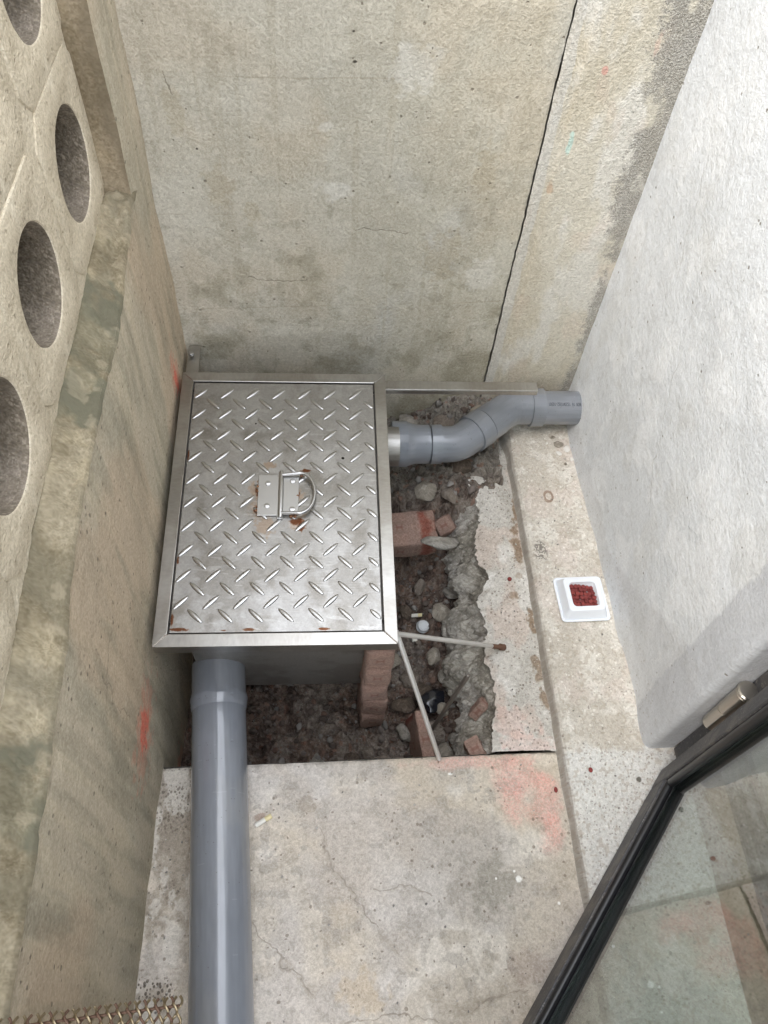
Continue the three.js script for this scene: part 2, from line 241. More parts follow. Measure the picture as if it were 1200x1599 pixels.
// floor slab: u = x + 0.34, v = z + 0.49
const crackA = [[0.334, 0.14], [0.338, 0.188], [0.389, 0.27], [0.436, 0.325], [0.461, 0.353], [0.47, 0.37]], crackB = [[0.19, 0.27], [0.21, 0.317], [0.271, 0.381], [0.317, 0.432]], crackC = [[0.30, 0.49], [0.396, 0.469], [0.442, 0.466], [0.556, 0.473], [0.629, 0.445], [0.70, 0.436]], crackD = [[0.43, 0.26], [0.5, 0.25], [0.55, 0.27]];
const tFloor = makeTex(1300, 1200, 0.87, 0.8, (u, v, c) => {
  const a = fbm(u * 4 + 4, v * 4 + 1, 5), b = fbm(u * 11 + 23, v * 11, 5), d = fbm(u * 26 + 2, v * 26 + 8, 4);
  c[0] = 205; c[1] = 195; c[2] = 181; mixc(c, [186, 177, 164], ss(0.43, 0.6, a) * 0.75); mixc(c, [214, 207, 197], ss(0.5, 0.64, b) * 0.75); mixc(c, [170, 160, 146], ss(0.57, 0.69, d) * 0.55);
  mixc(c, [200, 184, 162], ss(0.5, 0.7, fbm(u * 8 + 55, v * 8 + 3, 5)) * 0.4); mixc(c, [178, 172, 168], ss(0.52, 0.66, fbm(u * 5 + 33, v * 5 + 60, 5)) * 0.45);
  mixc(c, [156, 149, 140], ss(0.62, 0.68, fbm(u * 50, v * 50 + 6, 4)) * 0.4);
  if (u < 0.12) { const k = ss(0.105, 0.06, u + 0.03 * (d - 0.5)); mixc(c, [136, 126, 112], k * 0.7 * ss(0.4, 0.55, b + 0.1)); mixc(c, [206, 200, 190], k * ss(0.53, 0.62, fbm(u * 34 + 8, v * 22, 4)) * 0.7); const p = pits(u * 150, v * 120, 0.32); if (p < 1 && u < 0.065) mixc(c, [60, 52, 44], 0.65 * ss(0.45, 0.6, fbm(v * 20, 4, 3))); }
  // pink spray paint and its overspray
  const sp = noise(u * 500 + 4, v * 500), pk = fbm(u * 30 + 17, v * 30, 4);
  for (const m of [[0.79, 0.1, 0.06, 0.075], [0.755, 0.055, 0.075, 0.045], [0.72, 0.12, 0.035, 0.05], [0.66, 0.022, 0.16, 0.018], [0.80, 0.17, 0.03, 0.04]]) { const du = (u - m[0]) / m[2], dv = (v - m[1]) / m[3], r = Math.sqrt(du * du + dv * dv) + (pk - 0.5) * 1.3; mixc(c, [226, 166, 154], (1 - ss(0.25, 1.1, r)) * (0.15 + 0.5 * sp)); }
  for (const [m, col, k] of [[[0.66, 0.26, 0.055, 0.06], [150, 145, 134], 0.55], [[0.30, 0.10, 0.02, 0.02], [150, 140, 126], 0.5], [[0.40, 0.43, 0.05, 0.04], [196, 174, 142], 0.35], [[0.205, 0.12, 0.016, 0.010], [170, 150, 136], 0.8], [[0.71, 0.40, 0.05, 0.03], [164, 150, 138], 0.5]]) blob(c, u, v, m, col, k);
  for (const m of [[0.716, 0.25, 0.008, 0.007], [0.671, 0.248, 0.0025, 0.0025], [0.762, 0.214, 0.0025, 0.0025], [0.788, 0.295, 0.003, 0.003], [0.709, 0.236, 0.003, 0.003], [0.60, 0.045, 0.006, 0.003]]) blob(c, u, v, m, [243, 241, 236], 0.95);
  let h = 0.5 + speck(u, v, c, 26) * 0.17 + (d - 0.5) * 0.4 + (b - 0.5) * 0.3;
  const p = pits(u * 80, v * 80, 0.2); if (p < 1 && NT[(Math.floor(u * 80) * 31 + Math.floor(v * 80) * 17) & 65535] > 0.9) { mixc(c, [122, 110, 97], 0.55); h -= 0.3; }
  const wu = (fbm(u * 50, v * 50, 3) - 0.5) * 0.028, wv = (fbm(u * 50 + 60, v * 50, 3) - 0.5) * 0.028, cr = Math.min(segDist(u + wu, v + wv, crackA), segDist(u + wu, v + wv, crackB), segDist(u + wu, v + wv, crackC), segDist(u + wu, v + wv, crackD));
  const cw = 0.0009 + 0.0008 * noise(u * 60, v * 60); if (cr < cw * ss(0.3, 0.5, fbm(u * 24 + 5, v * 24, 2))) { mixc(c, [134, 124, 111], 0.45); h -= 0.25; } else if (cr < 0.006) mixc(c, [158, 147, 132], 0.3 * ss(0.4, 0.6, d));
  return h;
});
// side slab: u = x - 0.3, v = z + 1.45
const tSide = makeTex(340, 1400, 0.25, 1.0, (u, v, c) => {
  const a = fbm(u * 9 + 4, v * 6 + 1, 5), b = fbm(u * 22 + 23, v * 22, 5);
  c[0] = 190; c[1] = 185; c[2] = 177; mixc(c, [172, 167, 158], ss(0.43, 0.6, a) * 0.75); mixc(c, [213, 209, 203], ss(0.52, 0.64, b) * 0.6); mixc(c, [186, 170, 158], ss(0.55, 0.66, fbm(u * 14 + 80, v * 9, 4)) * 0.6);
  for (const [m, k] of [[[0.194, 0.332, 0.014, 0.05], 0.75], [[0.182, 0.44, 0.016, 0.07], 0.7], [[0.158, 0.586, 0.016, 0.022], 0.55], [[0.187, 0.655, 0.011, 0.036], 0.75], [[0.184, 0.768, 0.013, 0.04], 0.6], [[0.186, 0.844, 0.014, 0.03], 0.65], [[0.175, 0.53, 0.012, 0.015], 0.3]]) blob(c, u, v, m, [122, 100, 78], k);
  for (const m of [[0.15, 0.97, 0.08, 0.06], [0.11, 0.9, 0.05, 0.05]]) blob(c, u, v, m, [216, 178, 166], 0.35);
  let h = 0.5 + speck(u, v, c, 28) * 0.18 + (b - 0.5) * 0.5; const p = pits(u * 110, v * 110, 0.22); if (p < 1 && NT[(Math.floor(u * 110) * 31 + Math.floor(v * 110) * 17) & 65535] > 0.7) { mixc(c, [116, 104, 92], 0.55); h -= 0.3; } return h;
});
// kerb ledge: u = x - 0.48, v = z + 1.45
const tKerb = makeTex(420, 1800, 0.30, 1.5, (u, v, c) => {
  const a = fbm(u * 9 + 44, v * 6 + 1, 5), b = fbm(u * 26 + 3, v * 26 + 6, 5); const fr = ss(0.962, 0.978, v + 0.03 * (fbm(u * 40, v * 40, 3) - 0.5));
  c[0] = 192; c[1] = 186; c[2] = 176; mixc(c, [176, 168, 156], ss(0.45, 0.6, a) * 0.6); mixc(c, [212, 208, 200], ss(0.52, 0.64, b) * 0.6); mixc(c, [194, 180, 171], ss(0.55, 0.66, fbm(u * 18 + 80, v * 12, 4)) * 0.4);
  mixc(c, [206, 205, 201], fr * 0.85);
  let h = 0.5 + speck(u, v, c, 24) * 0.2 + (b - 0.5) * 0.5;
  const p = pits(u * 150, v * 150, 0.34), q = NT[(Math.floor(u * 130) * 31 + Math.floor(v * 130) * 17) & 65535];
  if (p < 1 - 0.6 * noise(u * 300, v * 300) && q > lerp(0.9, 0.55, fr)) { mixc(c, [128, 119, 110], 0.25 + 0.35 * NT[(q * 60000) | 0]); h -= 0.2; } else if (p < 1 && q < 0.12) mixc(c, [240, 238, 232], 0.5);
  if (noise(u * 190, v * 190) > 0.72) mixc(c, fr > 0.5 ? [170, 160, 148] : [166, 156, 142], 0.5);
  if (u < 0.022) mixc(c, [150, 143, 134], 0.45 + 0.3 * noise(v * 90, u * 200));
  { const du = (u - 0.049) / 0.02, dv = (v - 0.481) / 0.034, r = Math.sqrt(du * du + dv * dv); if (r < 1.1 && noise(u * 330, v * 330) > 0.52) { mixc(c, [92, 86, 80], 0.65 * (1 - ss(0.6, 1.1, r))); } }
  { const du = (u - 0.096) / 0.012, dv = (v - 0.316) / 0.018, r = Math.sqrt(du * du + dv * dv) + (b - 0.5); if (r > 0.6 && r < 1.05) mixc(c, [120, 96, 78], 0.6); }
  blob(c, u, v, [0.167, 1.036, 0.006, 0.006], [96, 92, 84], 0.9);
  return h;
});
console.log('surface textures');
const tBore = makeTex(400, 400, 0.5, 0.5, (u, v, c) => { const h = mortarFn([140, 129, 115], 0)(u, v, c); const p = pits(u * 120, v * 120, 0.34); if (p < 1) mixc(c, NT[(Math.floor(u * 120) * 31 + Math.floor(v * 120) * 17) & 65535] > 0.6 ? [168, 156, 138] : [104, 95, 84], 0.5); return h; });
const M = {
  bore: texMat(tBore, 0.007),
  back: texMat(tBack, 0.004), col: texMat(tCol, 0.006), left: texMat(tLeft, 0.004), sill: texMat(tSill, 0.006), block: texMat(tBlock, 0.003), grey: texMat(tGrey, 0.008), right: texMat(tRight, 0.0022, { roughness: 0.85 }),
  floor: texMat(tFloor, 0.003), side: texMat(tSide, 0.004), kerb: texMat(tKerb, 0.004),
};

// ------------------------------------------------------------------ ground and slabs
struct('ground', new THREE.PlaneGeometry(120, 120).rotateX(-Math.PI / 2).translate(0, -0.45, 0), std({ color: new THREE.Color(0.16, 0.14, 0.12), roughness: 1 }));
const floorUV = (x, y, z) => [(x + 0.34) / 0.87, (z + 0.49) / 0.8];
{
  const f = struct('floor_slab');
  part('slab_surface', sheet(180, 330, (s, t, o) => { const x = lerp(XL - 0.01, XK + 0.003, s), z0 = zCut(x), z = lerp(z0, 2.4, Math.pow(t, 1.5)); o[0] = x; o[2] = z; o[1] = 0.006 * (fbm(x * 6, z * 6 + 40, 3) - 0.5) - 0.004 * ss(0.006, 0, z - z0) * (0.4 + noise(x * 70, 2)); }, floorUV), M.floor, f);
  part('slab_body', spanBox(XL - 0.02, XK - 0.004, -0.44, -0.012, -0.470, 2.4), M.grey, f);
  part('slab_cut_edge', sheet(160, 12, (s, t, o) => { const x = lerp(XL - 0.01, XK + 0.003, s); o[0] = x; o[1] = -0.004 - 0.4 * t; o[2] = zCut(x) - 0.002 + 0.004 * (fbm(x * 20, t * 9, 3) - 0.5) + 0.02 * ss(0.2, 0.5, t); }, (x, y) => [x * 2.5, y * 2.5]), M.grey, f);
}
{
  const f = struct('side_slab');
  part('slab_surface', sheet(60, 520, (s, t, o) => { const z1 = -0.4885 , z = lerp(-1.46, z1, t), xe = xEdge(z), x = lerp(xe, XK + 0.003, s); o[0] = x; const gap = x > 0.478 ? 0.0 : 0.0; o[2] = t > 0.9985 ? (x > 0.482 ? -0.4865 : -0.4892) : z; o[1] = 0.008 * (fbm(x * 14, z * 14 + 9, 4) - 0.5) + 0.004 * (fbm(x * 60, z * 60, 3) - 0.5) - 0.010 * ss(0.02, 0, x - xe) * noise(z * 60, 5) + gap; }, (x, y, z) => [(x - 0.3) / 0.25, (z + 1.45) / 1.0]), M.side, f);
  // torn face of the slab, leaning into the pit
  part('broken_edge', sheet(620, 70, (s, t, o) => {
    const z = lerp(-1.46, -0.487, s), xe = xEdge(z), y = -0.006 - 0.30 * t;
    const lump = 0.085 * (fbm(z * 16, t * 4.2 + 2, 4) - 0.5) + 0.03 * (fbm(z * 55, t * 14, 4) - 0.5) + 0.012 * (noise(z * 190, t * 48) - 0.5);
    const under = 0.05 * ss(0.35, 0.8, t); const k = ss(0, 0.10, t);
    o[0] = xe - k * (0.062 * ss(0, 0.35, t) + lump * 0.75 - under * 0.7); o[1] = y + k * 0.025 * (fbm(z * 30 + 7, t * 9, 3) - 0.5) - (t < 0.02 ? 0.01 * noise(z * 60, 5) * 0.6 - 0.004 : 0); o[2] = z;
  }, (x, y, z) => [z * 2.5, y * 2.5 + x]), M.grey, f);
  part('slab_body', spanBox(0.47, XK - 0.004, -0.44, -0.014, -1.46, -0.492), M.grey, f);
}
{
  const g = sheet(70, 560, (s, t, o) => {
    const z = lerp(-1.47, 1.2, Math.pow(t, 1.25)), prof = [[0, -0.004], [0.015, 0.006], [0.03, 0.022], [0.06, 0.031], [0.1, HK], [1, HK]];
    const w = 0.006 * (fbm(z * 12, 4, 3) - 0.5), x0 = XK - 0.004 + w + (z < -1.28 ? -0.012 * ss(-1.28, -1.36, z) : 0), x = lerp(x0, 0.752, s < 0.4 ? s * 0.3 : 0.12 + (s - 0.4) / 0.6 * 0.88), q = (x - x0) / (0.752 - x0);
    let y = prof[0][1]; for (let i = 0; i < prof.length - 1; i++) if (q >= prof[i][0]) y = lerp(prof[i][1], prof[i + 1][1], clamp((q - prof[i][0]) / (prof[i + 1][0] - prof[i][0])));
    o[0] = x; o[1] = y + (q > 0.02 ? 0.007 * (fbm(x * 16, z * 16, 4) - 0.5) + 0.0035 * (fbm(x * 70, z * 70, 3) - 0.5) : 0) + 0.006 * ss(-1.3, -1.36, z) * fbm(x * 60, z * 60, 3); o[2] = z;
  }, (x, y, z) => [(x - 0.48) / 0.30, (z + 1.45) / 1.5]);
  const k = struct('raised_ledge'); part('ledge_surface', g, M.kerb, k); part('ledge_body', spanBox(XK + 0.014, 0.75, -0.44, 0.02, -1.46, 1.2), M.grey, k);
}
// bed of the pit
const bedY = (x, z) => {
  let y = -0.215; y += 0.17 * ss(-1.02, -1.22, z + 0.05 * (fbm(x * 9, z * 9, 3) - 0.5)); y += 0.05 * ss(-1.28, -1.40, z) + 0.10 * ss(0.2, 0.36, x) * ss(-0.48, -0.62, z) * 0.6;
  y += 0.07 * (fbm(x * 8 + 3, z * 8, 4) - 0.5) + 0.04 * (fbm(x * 26, z * 26, 4) - 0.5) + 0.02 * (noise(x * 90, z * 90) - 0.5); return y;
};
const tSoil = makeTex(800, 800, 0.8, 0.8, (u, v, c) => {
  const a = fbm(u * 9, v * 9 + 2, 5), b = fbm(u * 40, v * 40, 4); c[0] = 108; c[1] = 91; c[2] = 80; mixc(c, [74, 60, 52], ss(0.4, 0.6, b)); mixc(c, [128, 119, 110], ss(0.52, 0.64, a) * 0.7);
  // grey cement crumbs toward the back (v runs from the back wall)
  mixc(c, [122, 118, 110], ss(0.34, 0.22, v + 0.08 * (b - 0.5)) * 0.8); const p = pits(u * 70, v * 70, 0.4); if (p < 1) mixc(c, NT[(Math.floor(u * 70) * 31 + Math.floor(v * 70) * 17) & 65535] > 0.85 ? [140, 96, 78] : [132, 124, 114], 0.4);
  return 0.5 + speck(u, v, c, 34) * 0.25 + (b - 0.5) * 0.8;
});
M.soil = texMat(tSoil, 0.012, { roughness: 1 });
struct('pit_soil', sheet(220, 260, (s, t, o) => { o[0] = lerp(-0.36, 0.47, s); o[2] = lerp(-1.47, -0.455, t); o[1] = bedY(o[0], o[2]); }, (x, y, z) => [(x + 0.36) / 0.8, (z + 1.47) / 0.8]), M.soil);
console.log('slabs');

// ------------------------------------------------------------------ back wall and column
const nrm = (x, y, s) => 0.010 * (fbm(x * 3 + s, y * 3, 3) - 0.5) + 0.003 * (fbm(x * 18 + s, y * 18, 3) - 0.5);
{
  const w = thing('back_wall', 'weathered beige plaster wall closing the far end of the alley behind the steel trap', 'wall', [0.04, -0.4, -1.45]);
  const o3 = [-0.04, 0.4, 1.45], crackX = y => 0.4245 + 0.004 * (fbm(y * 9, 1.7, 3) - 0.5) + 0.0016 * (noise(y * 160, 3) - 0.5);
  part('plaster_face', sheet(200, 380, (s, t, o) => { const y = lerp(-0.4, 2.15, Math.pow(t, 1.25)), x = lerp(XL - 0.02, crackX(y), s); o[0] = x; o[1] = y; o[2] = zBack(x) + nrm(x, y, 5) - 0.004 * ss(0.006, 0, crackX(y) - x) * noise(y * 90, 3); }, (x, y) => [(x + 0.34) / 0.80, y / 1.25]).translate(...o3), M.back, w);
  part('masonry_core', spanBox(XL - 0.25, 0.4225, -0.4, 2.15, -1.62, -1.47).translate(...o3), M.grey, w);
  const c = thing('wall_column', 'pale plastered column between the long vertical crack and the white house wall', 'column', [0.55, -0.4, -1.46]);
  part('plaster_face', sheet(90, 380, (s, t, o) => { const y = lerp(-0.4, 2.15, Math.pow(t, 1.25)), x = lerp(crackX(y) + 0.0028 + 0.0015 * noise(y * 60, 9), 0.70, s); o[0] = x; o[1] = y; o[2] = zBack(x) + 0.003 + nrm(x, y, 9) + 0.004 * ss(0.46, 0.47, x) - 0.01 * ss(0.006, 0, x - crackX(y) - 0.003) * 0.3; }, (x, y) => [(x - 0.41) / 0.30, y / 1.25]).translate(-0.55, 0.4, 1.46), M.col, c);
  part('masonry_core', spanBox(0.4275, 0.80, -0.4, 2.15, -1.63, -1.475).translate(-0.55, 0.4, 1.46), M.grey, c);
}
// ------------------------------------------------------------------ left boundary wall: low wall, sill, pierced blocks, pier
{
  const w = thing('boundary_wall', 'weathered boundary wall of round-holed concrete blocks above a stained plaster dado', 'wall', [-0.42, -0.4, -0.4]);
  const sub = g => g.translate(0.42, 0.4, 0.4);
  const PZ = -1.235, lipY = z => 0.012 * (fbm(z * 14, 3, 4) - 0.5) + 0.006 * (noise(z * 60, 1) - 0.5);
  const faceX = (z, y) => XL + 0.012 * (fbm(z * 3 + 2, y * 3, 3) - 0.5) + 0.004 * (fbm(z * 16, y * 12 + 5, 3) - 0.5), topX = (z, y) => faceX(z, y) - 0.004 + 0.004 * fbm(z * 30, 7, 3);
  part('plaster_dado', sub(sheet(420, 150, (s, t, o) => {
    const z = lerp(-1.40, 2.4, Math.pow(s, 1.35)), lip = 0.012 * (fbm(z * 14, 3, 4) - 0.5) + 0.006 * (noise(z * 60, 1) - 0.5), top = ySill(z) + lip, y = lerp(-0.4, top, t);
    o[2] = z; o[1] = y; o[0] = lerp(faceX(z, y), topX(z, y), ss(0.94, 1, t));
  }, (x, y, z) => [(z + 1.5) / 1.6, y / 0.9])), M.left, w, 'lower wall with two red spray marks');
  const XB = -0.378, zs = [-1.115, -0.852, -0.595, -0.335, -0.07, 0.195, 0.46, 0.72, 0.98, 1.24, 1.5, 1.76, 2.02], dy = [0, -0.013, -0.038, -0.065, -0.085, -0.09, -0.09, -0.09, -0.09, -0.09, -0.09, -0.09, -0.09];
  const base = z => 0.9326 - 0.131 + along(zs.map((q, i) => [q, dy[i]]), z);
  part('sill', sub(sheet(420, 26, (s, t, o) => {
    const z = lerp(PZ - 0.03, 2.3, Math.pow(s, 1.35)), lip = 0.012 * (fbm(z * 14, 3, 4) - 0.5) + 0.006 * (noise(z * 60, 1) - 0.5), y0 = ySill(z) + lip, y1 = Math.max(base(z) + 0.012, y0 + 0.004);
    o[2] = z; o[0] = lerp(topX(z, y0) + 0.0035, XB - 0.02, t); o[1] = lerp(y0, y1, Math.pow(t, 1.6)) - 0.007 * ss(0.05, 0, t) + Math.sin(Math.PI * t) * (0.022 * (fbm(z * 22, t * 2, 4) - 0.4) + 0.010 * (fbm(z * 80, t * 5, 3) - 0.5)) + 0.02 * Math.max(0, 1 - Math.abs(z + 1.2) / 0.05) * fbm(z * 60, t * 5, 3);
  }, (x, y, z) => [(z + 1.5) / 1.6, (-x - 0.33) / 0.4 + y * 0.2])), M.sill, w, 'rough mortar sill with dark green algae');
  part('pier', sub(    sheet(30, 200, (s, t, o) => { const z = lerp(-1.44, PZ, s), y = lerp(0.72, 2.4, t); o[0] = XL + 0.001 + 0.012 * (fbm(z * 3 + 2, y * 3, 3) - 0.5) + 0.004 * (fbm(z * 16, y * 12 + 5, 3) - 0.5) - 0.004 * ss(0.85, 1, s); o[1] = y; o[2] = z; }, (x, y, z) => [(z + 1.5) / 1.6, y / 0.9])), M.left, w);
  part('jamb', sub(sheet(24, 200, (s, t, o) => { const y = lerp(0.72, 2.4, t); o[0] = lerp(XL - 0.003 + 0.012 * (fbm(PZ * 3 + 2, y * 3, 3) - 0.5) + 0.004 * (fbm(PZ * 16, y * 12 + 5, 3) - 0.5), -0.43, s); o[1] = y; o[2] = PZ + ss(0, 0.15, s) * 0.004 * (fbm(y * 16, s * 4, 3) - 0.5) + 0.014 * s * fbm(y * 9, 8, 3); }, (x, y) => [x * 2, y * 2])), texMat(makeTex(256, 256, 0.5, 0.5, (u, v, c) => { const h = mortarFn([150, 136, 113], 0)(u, v, c); mixc(c, [122, 110, 90], ss(0.48, 0.66, fbm(u * 30 + 4, v * 12, 4)) * 0.6); return h; }), 0.005), w, 'brown reveal of the block opening, darker than the pier beside it');  // jamb mortar coloured a darker brown than the pier face
  const sh = new THREE.Shape(), B = 0.1265, R = 0.034; sh.moveTo(-B + R, -B); sh.lineTo(B - R, -B); sh.quadraticCurveTo(B - R * 0.42, -B + R * 0.42, B, -B + R); sh.lineTo(B, B - R); sh.quadraticCurveTo(B - R * 0.42, B - R * 0.42, B - R, B); sh.lineTo(-B + R, B); sh.quadraticCurveTo(-B + R * 0.42, B - R * 0.42, -B, B - R); sh.lineTo(-B, -B + R); sh.quadraticCurveTo(-B + R * 0.42, -B + R * 0.42, -B + R, -B);
  const circle = (x, y, r, n) => new THREE.Path(Array.from({ length: n }, (_, i) => new THREE.Vector2(x + r * Math.cos(-i / n * Math.PI * 2), y + r * Math.sin(-i / n * Math.PI * 2)))); sh.holes.push(circle(0, 0, 0.0855, 64));
  const variants = [0, 1, 2, 3].map(k => {
    let g = new THREE.ExtrudeGeometry(sh, { depth: 0.165, bevelEnabled: true, bevelThickness: 0.0045, bevelSize: 0.004, bevelSegments: 3, curveSegments: 12, steps: 8 });
    g = mergeVertices(g.deleteAttribute('uv').deleteAttribute('normal'), 1e-5); const p = g.attributes.position;
    for (let i = 0; i < p.count; i++) { const x = p.getX(i), y = p.getY(i), z = p.getZ(i), r = Math.hypot(x, y), e = 1 + 0.035 * (n3(x * 14 + k * 9, y * 14, z * 14) - 0.5) + 0.022 * (n3(x * 60 + k * 9, y * 60, z * 60) - 0.5), q = r < 0.0935 ? e : 1 + 0.012 * (n3(x * 40 + k * 7, y * 40, 3) - 0.5); p.setXYZ(i, x * q, y * q, z); }
    g = boxUV(toCreasedNormals(g, 0.34), 2); const P = g.attributes.position, U = g.attributes.uv, Nn = g.attributes.normal;
    for (let i = 0; i < P.count; i++) { const x = P.getX(i), y = P.getY(i); if (Math.hypot(x, y) < 0.0935 && Math.abs(Nn.getZ(i)) < 0.8) U.setXY(i, Math.atan2(x, -y) * 0.085 * 2, P.getZ(i) * 2); }
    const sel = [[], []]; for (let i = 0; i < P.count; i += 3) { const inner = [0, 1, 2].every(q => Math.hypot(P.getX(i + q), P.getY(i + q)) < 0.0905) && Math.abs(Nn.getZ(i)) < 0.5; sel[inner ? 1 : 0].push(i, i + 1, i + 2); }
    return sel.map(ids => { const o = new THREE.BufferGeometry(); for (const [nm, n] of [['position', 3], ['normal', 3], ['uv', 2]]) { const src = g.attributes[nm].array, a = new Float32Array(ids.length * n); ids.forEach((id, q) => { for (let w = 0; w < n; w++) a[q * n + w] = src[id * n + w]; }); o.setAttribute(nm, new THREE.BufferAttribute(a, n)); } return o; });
  });
  const rows = [0, 1, 2, 3]; let n = 0;
  const mk = new THREE.Shape(); mk.moveTo(-1.26, 0.70); mk.lineTo(2.17, 0.62); mk.lineTo(2.17, 1.9); mk.lineTo(-1.26, 1.9); mk.closePath();
  for (const r of rows) zs.forEach((z, i) => {
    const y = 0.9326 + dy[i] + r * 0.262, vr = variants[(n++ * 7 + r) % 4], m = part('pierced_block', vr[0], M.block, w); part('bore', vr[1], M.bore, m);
    m.rotation.y = Math.PI / 2; m.rotation.z = (noise(n * 3.1, 2) - 0.5) * 0.03; m.position.set(XB - 0.172 + 0.42 + (noise(n * 5.7, 1) - 0.5) * 0.004, y + 0.4, z + 0.4);
    mk.holes.push(circle(z, y, 0.092, 40));
  });
  const mg = new THREE.ExtrudeGeometry(mk, { depth: 0.06, bevelEnabled: false, curveSegments: 20 }); mg.rotateY(0); mg.applyMatrix4(new THREE.Matrix4().makeBasis(new THREE.Vector3(0, 0, 1), new THREE.Vector3(0, 1, 0), new THREE.Vector3(-1, 0, 0))).translate(XB - 0.0045, 0, 0);
  mg.computeVertexNormals(); part('joint_mortar', sub(boxUV(mg, 2)), M.block, w);
  part('masonry_core', sub(spanBox(-0.50, XL - 0.012, -0.4, 0.58, -1.44, 2.4)), M.grey, w);
  part('pier_core', sub(spanBox(-0.50, XL - 0.014, 0.585, 2.4, -1.44, PZ - 0.012)), M.grey, w);
  part('coping_beam', sub(spanBox(-0.50, XL, 1.85, 2.05, PZ, 2.3)), M.block, w);
}
solo('light_blocking_wall', spanBox(-0.70, -0.566, -0.4, 2.0, -1.7, 2.4), M.grey, 'unseen grey wall added close behind the round block holes to keep light out', 'wall');  // unseen wall, added to stop light coming through the block holes
console.log('left wall');
// ------------------------------------------------------------------ house wall on the right, room behind the door
{
  const w = thing('house_wall', 'bright white plastered house wall beside the raised ledge and the glass door', 'wall', [0.75, -0.4, -1.0]);
  const sub = g => g.translate(-0.75, 0.4, 1.0);
  part('plaster_face', sub(sheet(260, 320, (s, t, o) => {
    const y = lerp(-0.05, 2.5, Math.pow(t, 1.3)); let z, x; const L = 0.93; if (s < L) { z = lerp(-1.47, ZJ - 0.018, s / L); x = xRight(z); } else { const a = Math.min(1, (s - L) / 0.04) * Math.PI / 2; z = ZJ - 0.018 + 0.018 * Math.sin(a); x = xRight(ZJ) + 0.018 * (1 - Math.cos(a)); if (s > L + 0.04) x += (s - L - 0.04) / 0.03 * 0.045; }
    const bul = 0.02 * ss(-0.60, -0.53, z + 0.03 * (fbm(y * 7, 3, 3) - 0.5)); o[0] = x + 0.007 * (fbm(z * 3 + 8, y * 3, 3) - 0.5) + 0.0016 * (fbm(z * 22, y * 22, 3) - 0.5) - bul * 0.3 - 0.012 * ss(0.12, 0.0, y) * fbm(z * 8, 2, 2); o[1] = y; o[2] = z;
  }, (x, y, z, s) => [(z + 1.5 + Math.max(0, x - 0.70)) / 1.1, y / 1.3])), M.right, w);
  part('masonry_core', sub(spanBox(0.705, 0.84, -0.4, 2.5, -1.47, ZJ - 0.008)), M.grey, w);
  part('wall_beyond_door', sub(spanBox(0.69, 0.84, -0.4, 2.5, 0.75, 2.4)), M.right, w);
  part('lintel', sub(spanBox(0.69, 0.84, 2.15, 2.5, ZJ - 0.004, 0.75)), M.right, w);
}
{
  const tTile = makeTex(256, 256, 0.6, 0.6, (u, v, c) => { const a = fbm(u * 12, v * 12, 4); c[0] = 150 + a * 20; c[1] = 146 + a * 20; c[2] = 140 + a * 18; return 0.5 + speck(u, v, c, 10) * 0.1; });
  const mt = texMat(tTile, 0.001, { roughness: 0.5 }), f = struct('room_floor');
  for (let i = 0; i < 3; i++) for (let j = 0; j < 4; j++) part('floor_tile', boxUV(rbox(0.598, 0.02, 0.398, 0.002, 1.20 + i * 0.6, 0.03, -0.55 + j * 0.4), 1.6), mt, f);
  part('floor_base', spanBox(0.90, 2.72, -0.44, 0.018, -0.8, 0.9), M.grey, f);
  const r = struct('room_walls'), mw = std({ color: new THREE.Color(0.55, 0.54, 0.52) });
  part('rear_wall', spanBox(2.72, 2.84, -0.4, 2.38, -0.92, 1.02), mw, r); part('end_wall', spanBox(0.845, 2.72, -0.4, 2.38, -0.92, -0.80), mw, r); part('end_wall', spanBox(0.845, 2.72, -0.4, 2.38, 0.90, 1.02), mw, r); part('ceiling', spanBox(0.845, 2.84, 2.38, 2.48, -0.92, 1.02), mw, r);
  const t = struct('door_threshold');
  part('threshold_strip', sheet(14, 90, (s, q, o) => { o[0] = lerp(0.748, 0.828, s); o[2] = lerp(-0.5, 0.75, q); o[1] = 0.012 + 0.02 * ss(0.75, 1, s) + 0.005 * (fbm(o[0] * 30, o[2] * 30, 3) - 0.5); }, (x, y, z) => [z * 2, x * 2]), texMat(makeTex(256, 256, 0.5, 0.5, mortarFn([150, 132, 118], 0)), 0.005), t);
  part('threshold_body', spanBox(0.755, 0.90, -0.44, 0.006, -0.5, 0.75), M.grey, t);
}
